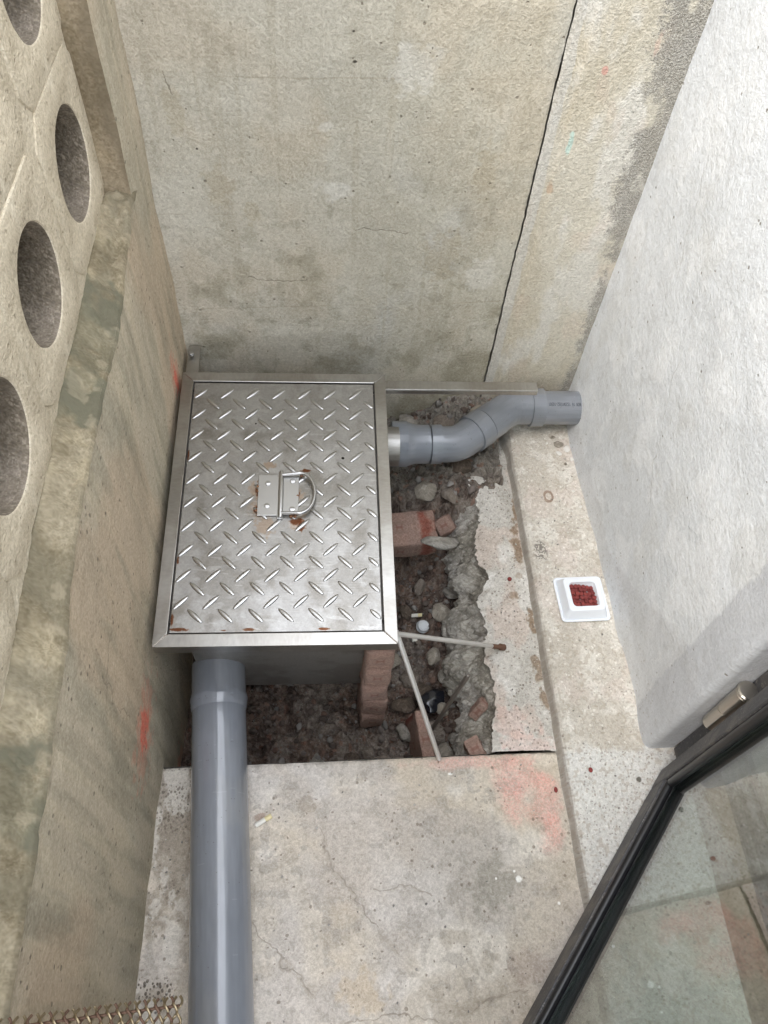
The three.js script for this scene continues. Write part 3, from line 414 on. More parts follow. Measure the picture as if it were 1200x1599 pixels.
// ------------------------------------------------------------------ door frame, glass door
const blackAlu = new THREE.MeshPhysicalMaterial({ color: new THREE.Color(0.018, 0.019, 0.024), roughness: 0.42, clearcoat: 0.25, clearcoatRoughness: 0.3 });
const dustyAlu = texMat(makeTex(256, 256, 0.3, 0.3, (u, v, c) => { const a = fbm(u * 30, v * 30, 4); c[0] = 66; c[1] = 66; c[2] = 69; mixc(c, [104, 100, 95], ss(0.5, 0.68, a) * 0.6); if (noise(u * 420, v * 420) > 0.86) mixc(c, [170, 164, 154], 0.5); return 0.5 + speck(u, v, c, 14) * 0.15; }), 0.0008, { roughness: 0.55 });
const blackGasket = std({ color: new THREE.Color(0.012, 0.012, 0.014), roughness: 0.35 });
const steel = (r = 0.33) => std({ color: new THREE.Color(0.46, 0.455, 0.445), metalness: 1, roughness: r });
{
  const f = thing('door_frame', 'black aluminium door frame fixed in the opening of the white wall', 'door frame', [0.77, HK, -0.46]);
  const s = g => boxUV(g.translate(-0.77, -HK, 0.46), 3);
  part('hinge_post', s(rbox(0.06, 2.1, 0.058, 0.003, 0.766, HK + 1.052, -0.447)), dustyAlu, f);
  part('stop_strip', s(rbox(0.02, 2.1, 0.014, 0.002, 0.776, HK + 1.052, -0.4105)), blackAlu, f);
  part('lock_post', s(rbox(0.06, 2.1, 0.055, 0.003, 0.766, HK + 1.052, 0.72)), dustyAlu, f);
  part('head_rail', s(rbox(0.06, 0.05, 1.105, 0.003, 0.766, 2.115, 0.137)), dustyAlu, f);
  const tr = thing('door_track', 'twin black floor track seen through the glass at the threshold', 'track', [0.86, 0.02, 0.15]);
  part('track_base', rbox(0.07, 0.012, 1.1, 0.002, 0, 0.0, 0), dustyAlu, tr); for (const dx of [-0.026, 0.0, 0.026]) part('track_rib', rbox(0.006, 0.016, 1.1, 0.001, dx, 0.013, 0), blackAlu, tr);
}
{
  // leaf stands open at about 48 degrees, its hinge edge beside the frame
  const d = thing('glass_door', 'open glass door with black aluminium rails swung over the ledge at lower right', 'door', [0.712, 0.05, -0.412]);
  d.rotation.y = Math.PI + Math.atan2(0.395, 0.332); d.updateMatrixWorld(true);            // local +x runs along the leaf away from the hinge
  const LL = 0.78, T = 0.05, HB = 0.078, SW = 0.05, Y1 = 2.02;
  const tilt = g => boxUV(g, 3);
  const rail = (len, hgt) => { const p = new THREE.Shape(); return rbox(len, hgt, T, 0.003); };
  part('bottom_rail', tilt(rail(LL - 2 * SW - 0.001, HB).translate(LL / 2, HB / 2, 0)), dustyAlu, d);
  const st = part('hinge_stile', tilt(rbox(SW, Y1, T, 0.003, SW / 2, Y1 / 2, 0)), dustyAlu, d);
  part('lock_stile', tilt(rbox(SW, Y1, T, 0.003, LL - SW / 2, Y1 / 2, 0)), dustyAlu, d);
  part('top_rail', tilt(rail(LL - 2 * SW - 0.001, HB).translate(LL / 2, Y1 - HB / 2, 0)), dustyAlu, d);
  for (const zz of [-0.0125, 0.0125]) {
    part('glazing_bead', sweep([[SW + 0.002, HB + 0.005, zz], [LL - SW - 0.002, HB + 0.005, zz]], [0.0085, 0.0085], 14), blackGasket, d);
    part('glazing_bead', sweep([[SW + 0.005, HB + 0.016, zz], [SW + 0.005, Y1 - HB - 0.01, zz]], [0.0085, 0.0085], 14), blackGasket, d);
  }
  part('glass_pane', box(LL - 2 * SW - 0.004, Y1 - 2 * HB - 0.004, 0.005, LL / 2, Y1 / 2, 0), new THREE.MeshPhysicalMaterial({ color: new THREE.Color(0.60, 0.65, 0.62), transmission: 1, thickness: 0, roughness: 0.02, ior: 1.5 }), d);
  const hinge = new THREE.Group(); hinge.name = 'hinge'; d.add(hinge); hinge.userData.label = 'bare steel butt hinge';
  const hs = std({ color: new THREE.Color(0.50, 0.47, 0.42), metalness: 1, roughness: 0.34 });
  hinge.position.copy(d.worldToLocal(new THREE.Vector3(0.722, 0.25, -0.458))); hinge.rotation.y = -d.rotation.y; hinge.scale.y = 0.86;
  const kn = (y0, y1, r) => sweep([[0, y0, 0], [0, y0 + 0.003, 0], [0, y1 - 0.003, 0], [0, y1, 0]], [r * 0.85, r, r, r * 0.85], 28);
  part('knuckle', kn(0.0, 0.085, 0.016), hs, hinge); part('knuckle', kn(0.087, 0.178, 0.0175), hs, hinge);
  part('pin_cap', sweep([[0, 0.179, 0], [0, 0.181, 0], [0, 0.186, 0], [0, 0.189, 0], [0, 0.190, 0]], [0.016, 0.019, 0.019, 0.016, 0.008], 28), hs, hinge);
  part('hinge_leaf', rbox(0.004, 0.091, 0.042, 0.001, 0.012, 0.1325, 0.022), hs, hinge); part('hinge_leaf', rbox(0.003, 0.085, 0.03, 0.001, 0.0125, 0.0425, -0.014), hs, hinge);
}
console.log('door');

// ------------------------------------------------------------------ steel grease trap
const LW = 0.402, LLn = 0.596;
const tLid = makeTex(800, 1180, LW, LLn, (u, v, c) => {        // u = x + LW/2, v = front to back (uv v runs along -z)
  const x = u - LW / 2, z = LLn / 2 - v, a = fbm(u * 9, v * 9, 5), b = fbm(u * 30 + 8, v * 30, 4); c[0] = 162; c[1] = 160; c[2] = 157; mixc(c, [146, 143, 138], ss(0.45, 0.62, a) * 0.8); mixc(c, [180, 179, 177], ss(0.55, 0.66, b) * 0.5);
  const rust = (mx, mz, rx, rz, col, k) => { const du = (x - mx) / rx, dz = (z - mz) / rz, r = Math.sqrt(du * du + dz * dz) + (fbm(u * 120, v * 120 + mx * 50, 4) - 0.5) * 1.6; const w = (1 - ss(0.5, 1, r)) * k; if (w > 0) mixc(c, col, w); return w > 0.3; };
  let r = 0; const br = [96, 58, 38], tan = [160, 138, 118];
  for (const [mx, mz] of [[-0.046, -0.014], [-0.046, 0.035], [0.035, 0.062], [-0.028, 0.07], [0.028, 0.004]]) rust(mx, mz, 0.022, 0.026, tan, 0.6);
  rust(-0.03, -0.075, 0.018, 0.012, tan, 0.7);
  for (const [mx, mz, rx, rz] of [[-0.048, -0.016, 0.007, 0.022], [-0.049, 0.036, 0.008, 0.016], [0.033, 0.06, 0.020, 0.009], [0.05, -0.062, 0.012, 0.005], [0.044, 0.072, 0.010, 0.014], [-0.19, 0.292, 0.020, 0.004], [-0.198, 0.275, 0.003, 0.016], [-0.1, 0.295, 0.008, 0.003], [0.09, 0.295, 0.010, 0.003], [-0.199, -0.1, 0.002, 0.014], [-0.198, 0.15, 0.003, 0.010], [-0.05, 0.294, 0.02, 0.003]]) if (rust(mx, mz, rx, rz, br, 0.9)) r = 1;
  if (Math.hypot(x - 0.13, z + 0.095) < 0.0032 || Math.hypot(x + 0.06, z + 0.185) < 0.002) { c[0] = 40; c[1] = 36; c[2] = 34; }
  mixc(c, [124, 119, 111], ss(0.55, 0.78, fbm(u * 22 + 41, v * 22, 5)) * 0.45); if (fbm(u * 14 + v * 150, v * 9 - u * 30, 2) > 0.8) mixc(c, [188, 187, 185], 0.4);
  speck(u, v, c, 12); return 0.5 + (noise(u * 60, v * 900) - 0.5) * 0.3 + r * 0.4 * b;
});
const lidMat = std({ map: tLid.map, bumpMap: tLid.bumpMap, bumpScale: 0.0003, metalness: 1, roughness: 0.40 });
const frameTex = makeTex(400, 200, 0.66, 0.33, (u, v, c) => { const a = fbm(u * 10, v * 22, 4); c[0] = 172; c[1] = 170; c[2] = 166; mixc(c, [154, 150, 144], ss(0.42, 0.64, a) * 0.8); speck(u, v, c, 10); return 0.5 + (noise(u * 40, v * 500) - 0.5) * 0.4; });
const frameMat = std({ map: frameTex.map, bumpMap: frameTex.bumpMap, bumpScale: 0.0003, metalness: 1, roughness: 0.33 });
const lugMat = steel(0.33), darkSteel = std({ map: frameTex.map, metalness: 1, roughness: 0.5 });
const weldMat = std({ color: new THREE.Color(0.22, 0.11, 0.06), metalness: 0.4, roughness: 0.6 });
const TILT = THREE.MathUtils.degToRad(4.8);
{
  const t = thing('grease_trap', 'square stainless steel grease trap with tread plate lid standing in the pit', 'grease trap', [-0.0925, -0.0512, -0.9685]); t.rotation.x = TILT;
  const RY = 0.365, HW = 0.23, HL = 0.327, BW = 0.026;
  // tank
  part('tank', rbox(0.36, 0.325, 0.585, 0.004, 0, 0.1645, 0), darkSteel, t);
  part('tank_flange', boxUV(rbox(0.40, 0.004, 0.60, 0.001, 0, 0.3295, 0), 2), darkSteel, t);
  // mitred frame bars
  const bar = (len) => { const s = new THREE.Shape(), g = 0.0005; s.moveTo(-len / 2 + g, 0); s.lineTo(len / 2 - g, 0); s.lineTo(len / 2 - BW - g, BW); s.lineTo(-len / 2 + BW + g, BW); s.closePath(); const e = new THREE.ExtrudeGeometry(s, { depth: 0.030, bevelEnabled: true, bevelThickness: 0.0018, bevelSize: 0.0014, bevelOffset: -0.0014, bevelSegments: 3 }); return boxUV(e.rotateX(-Math.PI / 2).translate(0, RY - 0.0318, 0), 1.6); };
  const put = (g, x, z, a) => { const m = part('frame_bar', g, frameMat, t); m.position.set(x, 0, z); m.rotation.y = a; return m; };
  put(bar(HW * 2), 0, HL, 0); put(bar(HW * 2), 0, -HL, Math.PI); put(bar(HL * 2), HW, 0, Math.PI / 2); put(bar(HL * 2), -HW, 0, -Math.PI / 2);
  for (const [sx, sz] of [[-1, 1], [1, 1], [-1, -1], [1, -1]]) {  // weld runs over the mitres
    const pts = [], rad = []; for (let i = 0; i <= 14; i++) { const q = i / 14; pts.push([sx * (HW - 0.002 - q * (BW - 0.003)) + rr(-0.0006, 0.0006), RY - 0.0006 + rr(-0.0003, 0.0003), sz * (HL - 0.002 - q * (BW - 0.003))]); rad.push(0.0013 + 0.0006 * rnd()); }
    part('weld_bead', sweep(pts, rad, 8), sz > 0 ? std({ color: new THREE.Color(0.5, 0.45, 0.4), metalness: 0.8, roughness: 0.5 }) : frameMat, t);
  }
  // inner ledge that carries the lid
  part('lid_seat', mergeGeometries([box(LW + 0.008, 0.006, 0.02, 0, RY - 0.0125, HL - BW - 0.009), box(LW + 0.008, 0.006, 0.02, 0, RY - 0.0125, -HL + BW + 0.009), box(0.02, 0.006, 0.55, HW - BW - 0.009, RY - 0.0128, 0), box(0.02, 0.006, 0.55, -HW + BW + 0.009, RY - 0.0128, 0)]), std({ color: new THREE.Color(0.12, 0.11, 0.1), metalness: 0.6, roughness: 0.7 }), t);
  // lid with tread lugs
  const lidY = RY - 0.0035;
  const lidG = rbox(LW, 0.005, LLn, 0.0012, 0, 0, 0.001); { const p = lidG.attributes.position, u = lidG.attributes.uv; for (let i = 0; i < p.count; i++) u.setXY(i, (p.getX(i) + LW / 2) / LW, (LLn / 2 - p.getZ(i)) / LLn); }
  const lid = part('lid', lidG, lidMat, t); lid.position.y = lidY;
  const lug = new THREE.SphereGeometry(1, 14, 8).scale(0.0205, 0.0023, 0.005);
  const S = 0.0575; let n = 0; const plateZone = (x, z) => x > -0.056 && x < 0.058 && z > -0.068 && z < 0.072;
  for (let k = 0; k < 2; k++) for (let i = -1; i < 9; i++) for (let j = -1; j < 13; j++) {
    const x = -0.185 + i * S + k * S / 2, z = -0.267 + j * S * 0.975 + k * S * 0.4875; const e = Math.min(LW / 2 - Math.abs(x), LLn / 2 - Math.abs(z)) - 0.0015, f = Math.min(1, e / 0.0152); if (f < 0.25) continue;
    const m = part('tread_lug', lug, lugMat, lid); m.position.set(x, 0.0026, z); m.rotation.y = (k ? -1 : 1) * 0.76; m.scale.x = f; n++;
  }
  // folding handle
  const h = new THREE.Group(); h.name = 'handle'; h.position.set(0, lidY + 0.0045, 0); t.add(h);
  const hm = steel(0.36);
  const shp = new THREE.Shape(); shp.moveTo(-0.047, -0.048); shp.lineTo(-0.008, -0.048); shp.lineTo(-0.006, -0.056); shp.lineTo(0.004, -0.056); shp.lineTo(0.006, -0.046); shp.lineTo(0.036, -0.046); shp.lineTo(0.036, 0.046); shp.lineTo(0.006, 0.046); shp.lineTo(0.004, 0.056); shp.lineTo(-0.006, 0.056); shp.lineTo(-0.008, 0.048); shp.lineTo(-0.047, 0.048); shp.closePath();
  part('base_plate', new THREE.ExtrudeGeometry(shp, { depth: 0.002, bevelEnabled: true, bevelThickness: 0.0008, bevelSize: 0.0008, bevelSegments: 2 }).rotateX(-Math.PI / 2), hm, h);
  part('spine', sweep([[0.0, 0.006, -0.056], [0.0, 0.006, -0.052], [0, 0.0065, 0], [0.0, 0.006, 0.052], [0.0, 0.006, 0.056]], [0.004, 0.0055, 0.0055, 0.0055, 0.004], 20), hm, h);
  const pts = []; pts.push([0.002, 0.0085, -0.046]); for (let i = 0; i <= 24; i++) { const a = -Math.PI / 2 + Math.PI * i / 24; pts.push([0.034 + 0.036 * Math.cos(a), 0.0115, 0.048 * Math.sin(a) * (1 + 0.10 * Math.cos(a))]); } pts.push([0.002, 0.0085, 0.046]);
  const cu = new THREE.CatmullRomCurve3(pts.map(p => new THREE.Vector3(...p)), false, 'catmullrom', 0.4); part('bail_ring', new THREE.TubeGeometry(cu, 90, 0.0036, 14), hm, h);
  for (const [x, z] of [[-0.028, -0.028], [-0.028, 0.026], [0.024, 0.034], [0.024, -0.034]]) part('rivet', sweep([[x, 0.002, z], [x, 0.0038, z], [x, 0.0046, z], [x, 0.0038, z]], [0.0062, 0.0058, 0.004, 0.0018], 18), hm, h);
  for (const [x, z, r] of [[-0.048, -0.022, 0.0045], [-0.048, -0.010, 0.004], [-0.049, 0.036, 0.004], [0.034, 0.002, 0.0045], [0.036, -0.005, 0.0038], [0.022, 0.049, 0.0045], [0.03, 0.05, 0.004], [0.042, -0.048, 0.004]]) { const m = part('weld_spot', stoneGeo(x * 99, 0.5, 0.5, 2), weldMat, h); m.scale.setScalar(r); m.position.set(x, 0.001, z); }
  // rails that carry the trap
  const L = (len) => mergeGeometries([rbox(0.028, 0.003, len, 0.001, 0.0, 0, 0), rbox(0.003, 0.025, len, 0.001, -0.0125, -0.0142, 0)]);
  const r1 = part('support_rail', boxUV(L(0.752), 1.6), frameMat, t); r1.position.set(-HW + 0.012, 0.3262, -0.062);
  const r2 = part('support_rail', boxUV(mergeGeometries([rbox(0.80, 0.003, 0.026, 0.001, 0, 0, 0), rbox(0.80, 0.014, 0.003, 0.001, 0, -0.0085, 0.0115)]), 1.6), frameMat, t); r2.position.set(0.198, 0.3285, -HL + 0.003);
  part('rail_bolt', sweep([[-HW + 0.008, 0.334, -0.405], [-HW + 0.008, 0.3395, -0.405], [-HW + 0.008, 0.34, -0.405]], [0.006, 0.006, 0.004], 6), steel(0.4), t);
  // outlet spigot
  const sp = part('outlet_spigot', sweep([[0.17, 0.185, -0.248], [0.272, 0.185, -0.248]], [0.049, 0.049], 40), darkSteel, t); sp.rotation.x = 0;
}
console.log('trap');

// ------------------------------------------------------------------ pipes
const pvcTex = makeTex(256, 512, 0.3, 0.6, (u, v, c) => { const a = fbm(u * 12, v * 7, 4), b = noise(u * 300, v * 40); c[0] = 120; c[1] = 124; c[2] = 131; mixc(c, [109, 113, 119], ss(0.45, 0.65, a) * 0.6); mixc(c, [150, 148, 142], ss(0.56, 0.74, fbm(u * 26 + 4, v * 9 + 3, 5)) * 0.22); if (noise(u * 30 + 70, v * 900) > 0.93 && fbm(u * 20, v * 60, 2) > 0.55) mixc(c, [160, 162, 164], 0.35); const g = (b - 0.5) * 5; c[0] += g; c[1] += g; c[2] += g; if (NT[(Math.floor(u * 900) * 31 + Math.floor(v * 900) * 17) & 65535] > 0.9992) mixc(c, [60, 58, 56], 0.8); return 0.5 + (a - 0.5) * 0.5; });
const pvc = new THREE.MeshPhysicalMaterial({ map: pvcTex.map, bumpMap: pvcTex.bumpMap, bumpScale: 0.0006, roughness: 0.34, clearcoat: 0.9, clearcoatRoughness: 0.10 });
const pvcUV = g => { const u = g.attributes.uv; for (let i = 0; i < u.count; i++) u.setXY(i, u.getX(i) * 1.1, u.getY(i) * 1.7); return g; };
{
  // inlet pipe lying on the slab; base of the thing on the floor under its middle
  const p = thing('inlet_pipe', 'long grey plastic pipe lying on the concrete from the steel trap toward the viewer', 'pipe', [-0.15, 0, 0.3]);
  const ax = z => [-0.1747 + z * 0.081 + 0.15, 0.0575 + 0.004 * ss(-0.4, -0.7, z), z - 0.3];
  const run = (zs, rs) => sweep(zs.map(ax), rs, 64);
  part('pipe', pvcUV(run([-0.575, -0.4, -0.2, 0, 0.3, 0.8, 1.5], [0.055, 0.055, 0.055, 0.055, 0.055, 0.055, 0.055])), pvc, p);
  part('socket', pvcUV(run([-0.67, -0.635, -0.632, -0.608, -0.604, -0.601, -0.597, -0.592, -0.588, -0.584, -0.578, -0.573, -0.570], [0.0562, 0.0562, 0.0563, 0.0564, 0.0568, 0.0580, 0.0590, 0.0592, 0.0588, 0.0580, 0.0574, 0.0566, 0.0553])), pvc, p, 'wider socket with a raised ring');
}
{
  const Y = 0.12, p = thing('outlet_pipe', 'grey plastic waste pipe with an offset double bend entering the white wall', 'pipe', [0.42, 0.02, -1.30]);
  const T = q => [q[0] - 0.42, q[1] - 0.02, q[2] + 1.30];
  const P = (x, z, y = Y) => [x, y, z], sw = (pts, r) => pvcUV(sweep(pts.map(T), r, 56));
  const A = [0.335, -1.236], Bp = [0.492, -1.364];              // corners of the offset
  const d1 = new THREE.Vector2(Bp[0] - A[0], Bp[1] - A[1]).normalize();
  part('reducer', sw([P(0.163, -1.236), P(0.166, -1.236), P(0.205, -1.236), P(0.2055, -1.236), P(0.211, -1.236), P(0.226, -1.236), P(0.2608, -1.236), P(0.2613, -1.236)], [0.052, 0.0585, 0.0585, 0.0575, 0.055, 0.0502, 0.050, 0.0445]), pvc, p);
  const arc = (c, inD, outD, L, n = 12) => { const o = []; for (let i = 0; i <= n; i++) { const t = i / n, a = [c[0] - inD.x * L, c[1] - inD.y * L], b = [c[0] + outD.x * L, c[1] + outD.y * L]; o.push(P((1 - t) ** 2 * a[0] + 2 * t * (1 - t) * c[0] + t * t * b[0], (1 - t) ** 2 * a[1] + 2 * t * (1 - t) * c[1] + t * t * b[1])); } return o; };
  const ex = new THREE.Vector2(1, 0);
  const a1 = arc(A, ex, d1, 0.024, 10), m1 = [A[0] + d1.x * 0.095, A[1] + d1.y * 0.095];
  const bend1 = [P(0.264, -1.236), P(0.266, -1.236), P(0.293, -1.236), P(0.2935, -1.236), ...a1, P(A[0] + d1.x * 0.052, A[1] + d1.y * 0.052), P(A[0] + d1.x * 0.0525, A[1] + d1.y * 0.0525), P(m1[0], m1[1]), P(m1[0] + d1.x * 0.0005, m1[1] + d1.y * 0.0005)];
  part('bend', sw(bend1, bend1.map((_, i) => i === 0 ? 0.0445 : i < 3 ? 0.0505 : i < bend1.length - 3 ? 0.0462 : i === bend1.length - 1 ? 0.0445 : 0.0505)), pvc, p);
  const a2 = arc(Bp, d1, ex, 0.030, 10), s2 = [m1[0] + d1.x * 0.0028, m1[1] + d1.y * 0.0028], q = Math.hypot(Bp[0] - s2[0], Bp[1] - s2[1]);
  const bend2 = [P(s2[0], s2[1]), P(s2[0] + d1.x * 0.001, s2[1] + d1.y * 0.001), P(s2[0] + d1.x * (q - 0.06), s2[1] + d1.y * (q - 0.06)), P(s2[0] + d1.x * (q - 0.059), s2[1] + d1.y * (q - 0.059)), ...a2, P(0.542, -1.364), P(0.5425, -1.364), P(0.576, -1.364), P(0.577, -1.364)];
  part('bend', sw(bend2, bend2.map((_, i) => i === 0 ? 0.0445 : i < 3 ? 0.0480 : i < bend2.length - 4 ? 0.0462 : i < bend2.length - 3 ? 0.0464 : i === bend2.length - 1 ? 0.0455 : 0.0508)), pvc, p);
  const core = [P(0.24, -1.236), ...a1, ...a2, P(0.60, -1.364)]; part('pipe_core', sw(core, core.map(() => 0.0425)), pvc, p);
  part('pipe', sw([P(0.56, -1.364), P(0.75, -1.364)], [0.045, 0.045]), pvc, p);
  // ink stamp on the pipe, upside down to the viewer
  const cv = document.createElement('canvas'); cv.width = 512; cv.height = 64; const g = cv.getContext('2d'); g.clearRect(0, 0, 512, 64); g.translate(512, 64); g.rotate(Math.PI); g.fillStyle = 'rgb(38,40,52)'; g.font = 'bold 50px monospace'; g.fillText('MIN 16 1S20#1052-10301', 6, 50, 500);
  const ct = new THREE.CanvasTexture(cv); ct.colorSpace = THREE.SRGBColorSpace;
  const im = sheet(20, 8, (s, t, o) => { const a = lerp(0.86, 1.2, t), x = lerp(0.58, 0.668, s), q2 = T(P(x, -1.364)); o[0] = q2[0]; o[1] = q2[1] + 0.0453 * Math.sin(a); o[2] = q2[2] + 0.0453 * Math.cos(a); }, (x, y, z, s, t) => [s, t]);
  part('ink_print', im, new THREE.MeshStandardMaterial({ map: ct, transparent: true, roughness: 0.7 }), p, 'faded black production stamp');
}
console.log('pipes');

// ------------------------------------------------------------------ rods, bricks, rubble in the pit
const rodMat = std({ color: new THREE.Color(0.62, 0.60, 0.57), metalness: 0.55, roughness: 0.4 }), rustMat = std({ color: new THREE.Color(0.16, 0.085, 0.055), roughness: 0.85, metalness: 0.2 });
{
  const a = thing('steel_rod', 'thin steel rod with a rusty end resting on the broken slab beside the trap corner', 'rod', [0.41, 0.0, -0.728]);
  part('shaft', rod([-0.285, 0.262, 0.082], [-0.012, 0.012, 0.003], 0.0052), rodMat, a);
  part('rusty_tip', sweep([[-0.034, 0.032, 0.0093], [-0.012, 0.012, 0.003], [-0.01, 0.0112, 0.0025], [0.001, 0.003, 0]], [0.0057, 0.0058, 0.0082, 0.0078], 10), rustMat, a);
  const b = solo('steel_rod', rod([-0.102, 0.262, -0.172], [0, 0, 0], 0.0052), rodMat, 'thin bright steel rod running from the trap corner down to the sawn slab edge', 'rod'); b.position.set(0.2385, 0.006, -0.4745);
  const c = solo('steel_rod', rod([0.055, 0.225, -0.04], [0, 0, 0], 0.0052), std({ color: new THREE.Color(0.42, 0.38, 0.34), metalness: 0.9, roughness: 0.5 }), 'dull steel rod standing in the pit under the two bright rods', 'rod'); c.position.set(0.255, -0.17, -0.60);
}
const tBrick = makeTex(320, 320, 0.25, 0.25, (u, v, c) => { const a = fbm(u * 24, v * 24, 4); c[0] = 132; c[1] = 78; c[2] = 64; mixc(c, [98, 60, 50], ss(0.42, 0.6, a) * 0.8); mixc(c, [150, 132, 120], ss(0.5, 0.64, fbm(u * 18 + 9, v * 18, 5)) * 0.75); return 0.5 + speck(u, v, c, 26) * 0.2 + (a - 0.5) * 0.5; });
M.brick = texMat(tBrick, 0.004);
const brickG = (sx, sy, sz) => {
  let g = mergeVertices(new THREE.BoxGeometry(sx, sy, sz, 10, 8, 10).deleteAttribute('uv').deleteAttribute('normal')); const p = g.attributes.position, sd = rr(0, 90), r = Math.min(sx, sy, sz) * 0.16;
  for (let i = 0; i < p.count; i++) { const v = new THREE.Vector3().fromBufferAttribute(p, i), c = new THREE.Vector3(clamp(v.x, -sx / 2 + r, sx / 2 - r), clamp(v.y, -sy / 2 + r, sy / 2 - r), clamp(v.z, -sz / 2 + r, sz / 2 - r)), d = v.clone().sub(c); if (d.length() > 1e-6) { d.setLength(r); v.copy(c).add(d); } const n = 0.009 * (n3(v.x * 40 + sd, v.y * 40, v.z * 40) - 0.5) + 0.006 * (n3(v.x * 120 + sd, v.y * 120, v.z * 120) - 0.5); v.addScaledVector(d.normalize(), n); p.setXYZ(i, v.x, v.y, v.z); }
  return boxUV(toCreasedNormals(g, 0.7), 4);
};
const bricks = ['lowest', 'second', 'third', 'fourth', 'topmost'].map((w, i) => [[0.108 + [0, 0.004, -0.003, 0.002, 0][i], -0.165 + i * 0.0893, -0.665], [0.058, 0.085, 0.10], [0.05, -0.06, 0.03, -0.04, 0.02][i], `${w} red clay brick of the narrow pillar under the trap corner`]);
for (const [p, s, a, l] of bricks) { const m = solo('clay_brick', brickG(...s), M.brick, l, 'brick', 'bricks in the pit'); m.position.set(...p); m.rotation.y = a; m.rotation.x = 0; }
{
  const m = solo('clay_brick', brickG(0.20, 0.075, 0.105, 1), M.brick, 'loose red brick lying flat in the pit below the outlet pipe', 'brick', 'bricks in the pit'); m.position.set(0.19, -0.085, -1.095); m.rotation.set(0.08, 0.10, -0.05);
  const k = solo('clay_brick', brickG(0.035, 0.16, 0.05, 1), M.brick, 'small upright red brick fragment at the broken slab edge near the cut', 'brick', 'bricks in the pit'); k.position.set(0.335, -0.09, -0.515); k.rotation.set(0.1, 0.4, 0.2);
  const e = solo('clay_brick', brickG(0.03, 0.12, 0.14, 1), M.brick, 'narrow red brick edge standing in the dirt behind the bright rod', 'brick', 'bricks in the pit'); e.position.set(0.222, -0.17, -0.56); e.rotation.set(0.1, 0.12, -0.1);
  const j = solo('clay_brick', brickG(0.05, 0.03, 0.025, 1), M.brick, 'tiny red brick chip wedged in the torn concrete face', 'brick', 'bricks in the pit'); j.position.set(0.345, -0.045, -0.60); j.rotation.set(0.4, 0.9, 0.6);
  const i = solo('clay_brick', brickG(0.05, 0.06, 0.05, 1), M.brick, 'broken red brick lump against the torn slab beside a long grey stone', 'brick', 'bricks in the pit'); i.position.set(0.318, -0.075, -1.115); i.rotation.set(0.4, 0.5, 0.3);
}
const sg = [1, 2, 3, 4, 5, 6].map(k => stoneGeo(k * 13.7, rr(0.6, 0.85), 0.4, 3));
const stoneTex = (b, s) => texMat(makeTex(200, 200, 0.2, 0.2, (u, v, c) => { const h = mortarFn(b, 0)(u * 2 + s, v * 2, c); return h; }), 0.009);
const stoneM = [stoneTex([150, 145, 138], 3), stoneTex([118, 108, 98], 9), stoneTex([166, 158, 148], 17), stoneTex([96, 84, 74], 25)];
{
  const m = solo('rubble_stone', sg[2], stoneM[0], 'long pale grey mortar lump beside the loose red brick', 'stone'); m.scale.set(0.05, 0.028, 0.022); m.rotation.set(0, 0.06, -0.1); m.position.set(0.29, -0.03, -1.035);
  const big = [[0.262, -0.60, 0.03], [0.285, -0.548, 0.027], [0.225, -0.53, 0.03], [0.31, -0.57, 0.02], [0.13, -0.53, 0.026], [0.17, -0.515, 0.034], [0.06, -0.54, 0.022], [-0.02, -0.535, 0.025], [0.10, -0.56, 0.018], [0.28, -0.645, 0.022], [0.24, -0.70, 0.026], [0.30, -0.72, 0.024], [0.21, -0.74, 0.028], [0.27, -0.78, 0.02], [0.19, -0.67, 0.03], [0.32, -0.83, 0.026], [0.24, -0.84, 0.02], [0.30, -0.90, 0.024], [0.21, -0.92, 0.022], [0.335, -0.96, 0.025], [0.25, -0.98, 0.02], [0.17, -0.79, 0.024], [0.17, -0.86, 0.018], [0.33, -0.68, 0.02], [0.34, -0.76, 0.022], [-0.06, -0.515, 0.02], [0.02, -0.51, 0.018], [0.19, -0.60, 0.022], [0.33, -1.17, 0.028], [0.27, -1.20, 0.03], [0.36, -1.24, 0.03], [0.38, -1.33, 0.026], [0.32, -1.36, 0.03], [0.41, -1.38, 0.022], [0.28, -1.30, 0.026], [0.23, -1.39, 0.026]];
  big.forEach(([x, z, s], i) => { const m = solo('rubble_stone', sg[i % 6], stoneM[(i * 5 + 1) % 4], 'grey rubble stone half sunk in the dirt of the open pit', 'stone', 'rubble stones in the pit'); m.scale.set(s * rr(0.9, 1.3), s * rr(0.7, 1), s * rr(0.8, 1.1)); m.rotation.set(rr(-0.4, 0.4), rr(0, 6), rr(-0.4, 0.4)); m.position.set(x, bedY(x, z) + s * 0.25, z); });
}
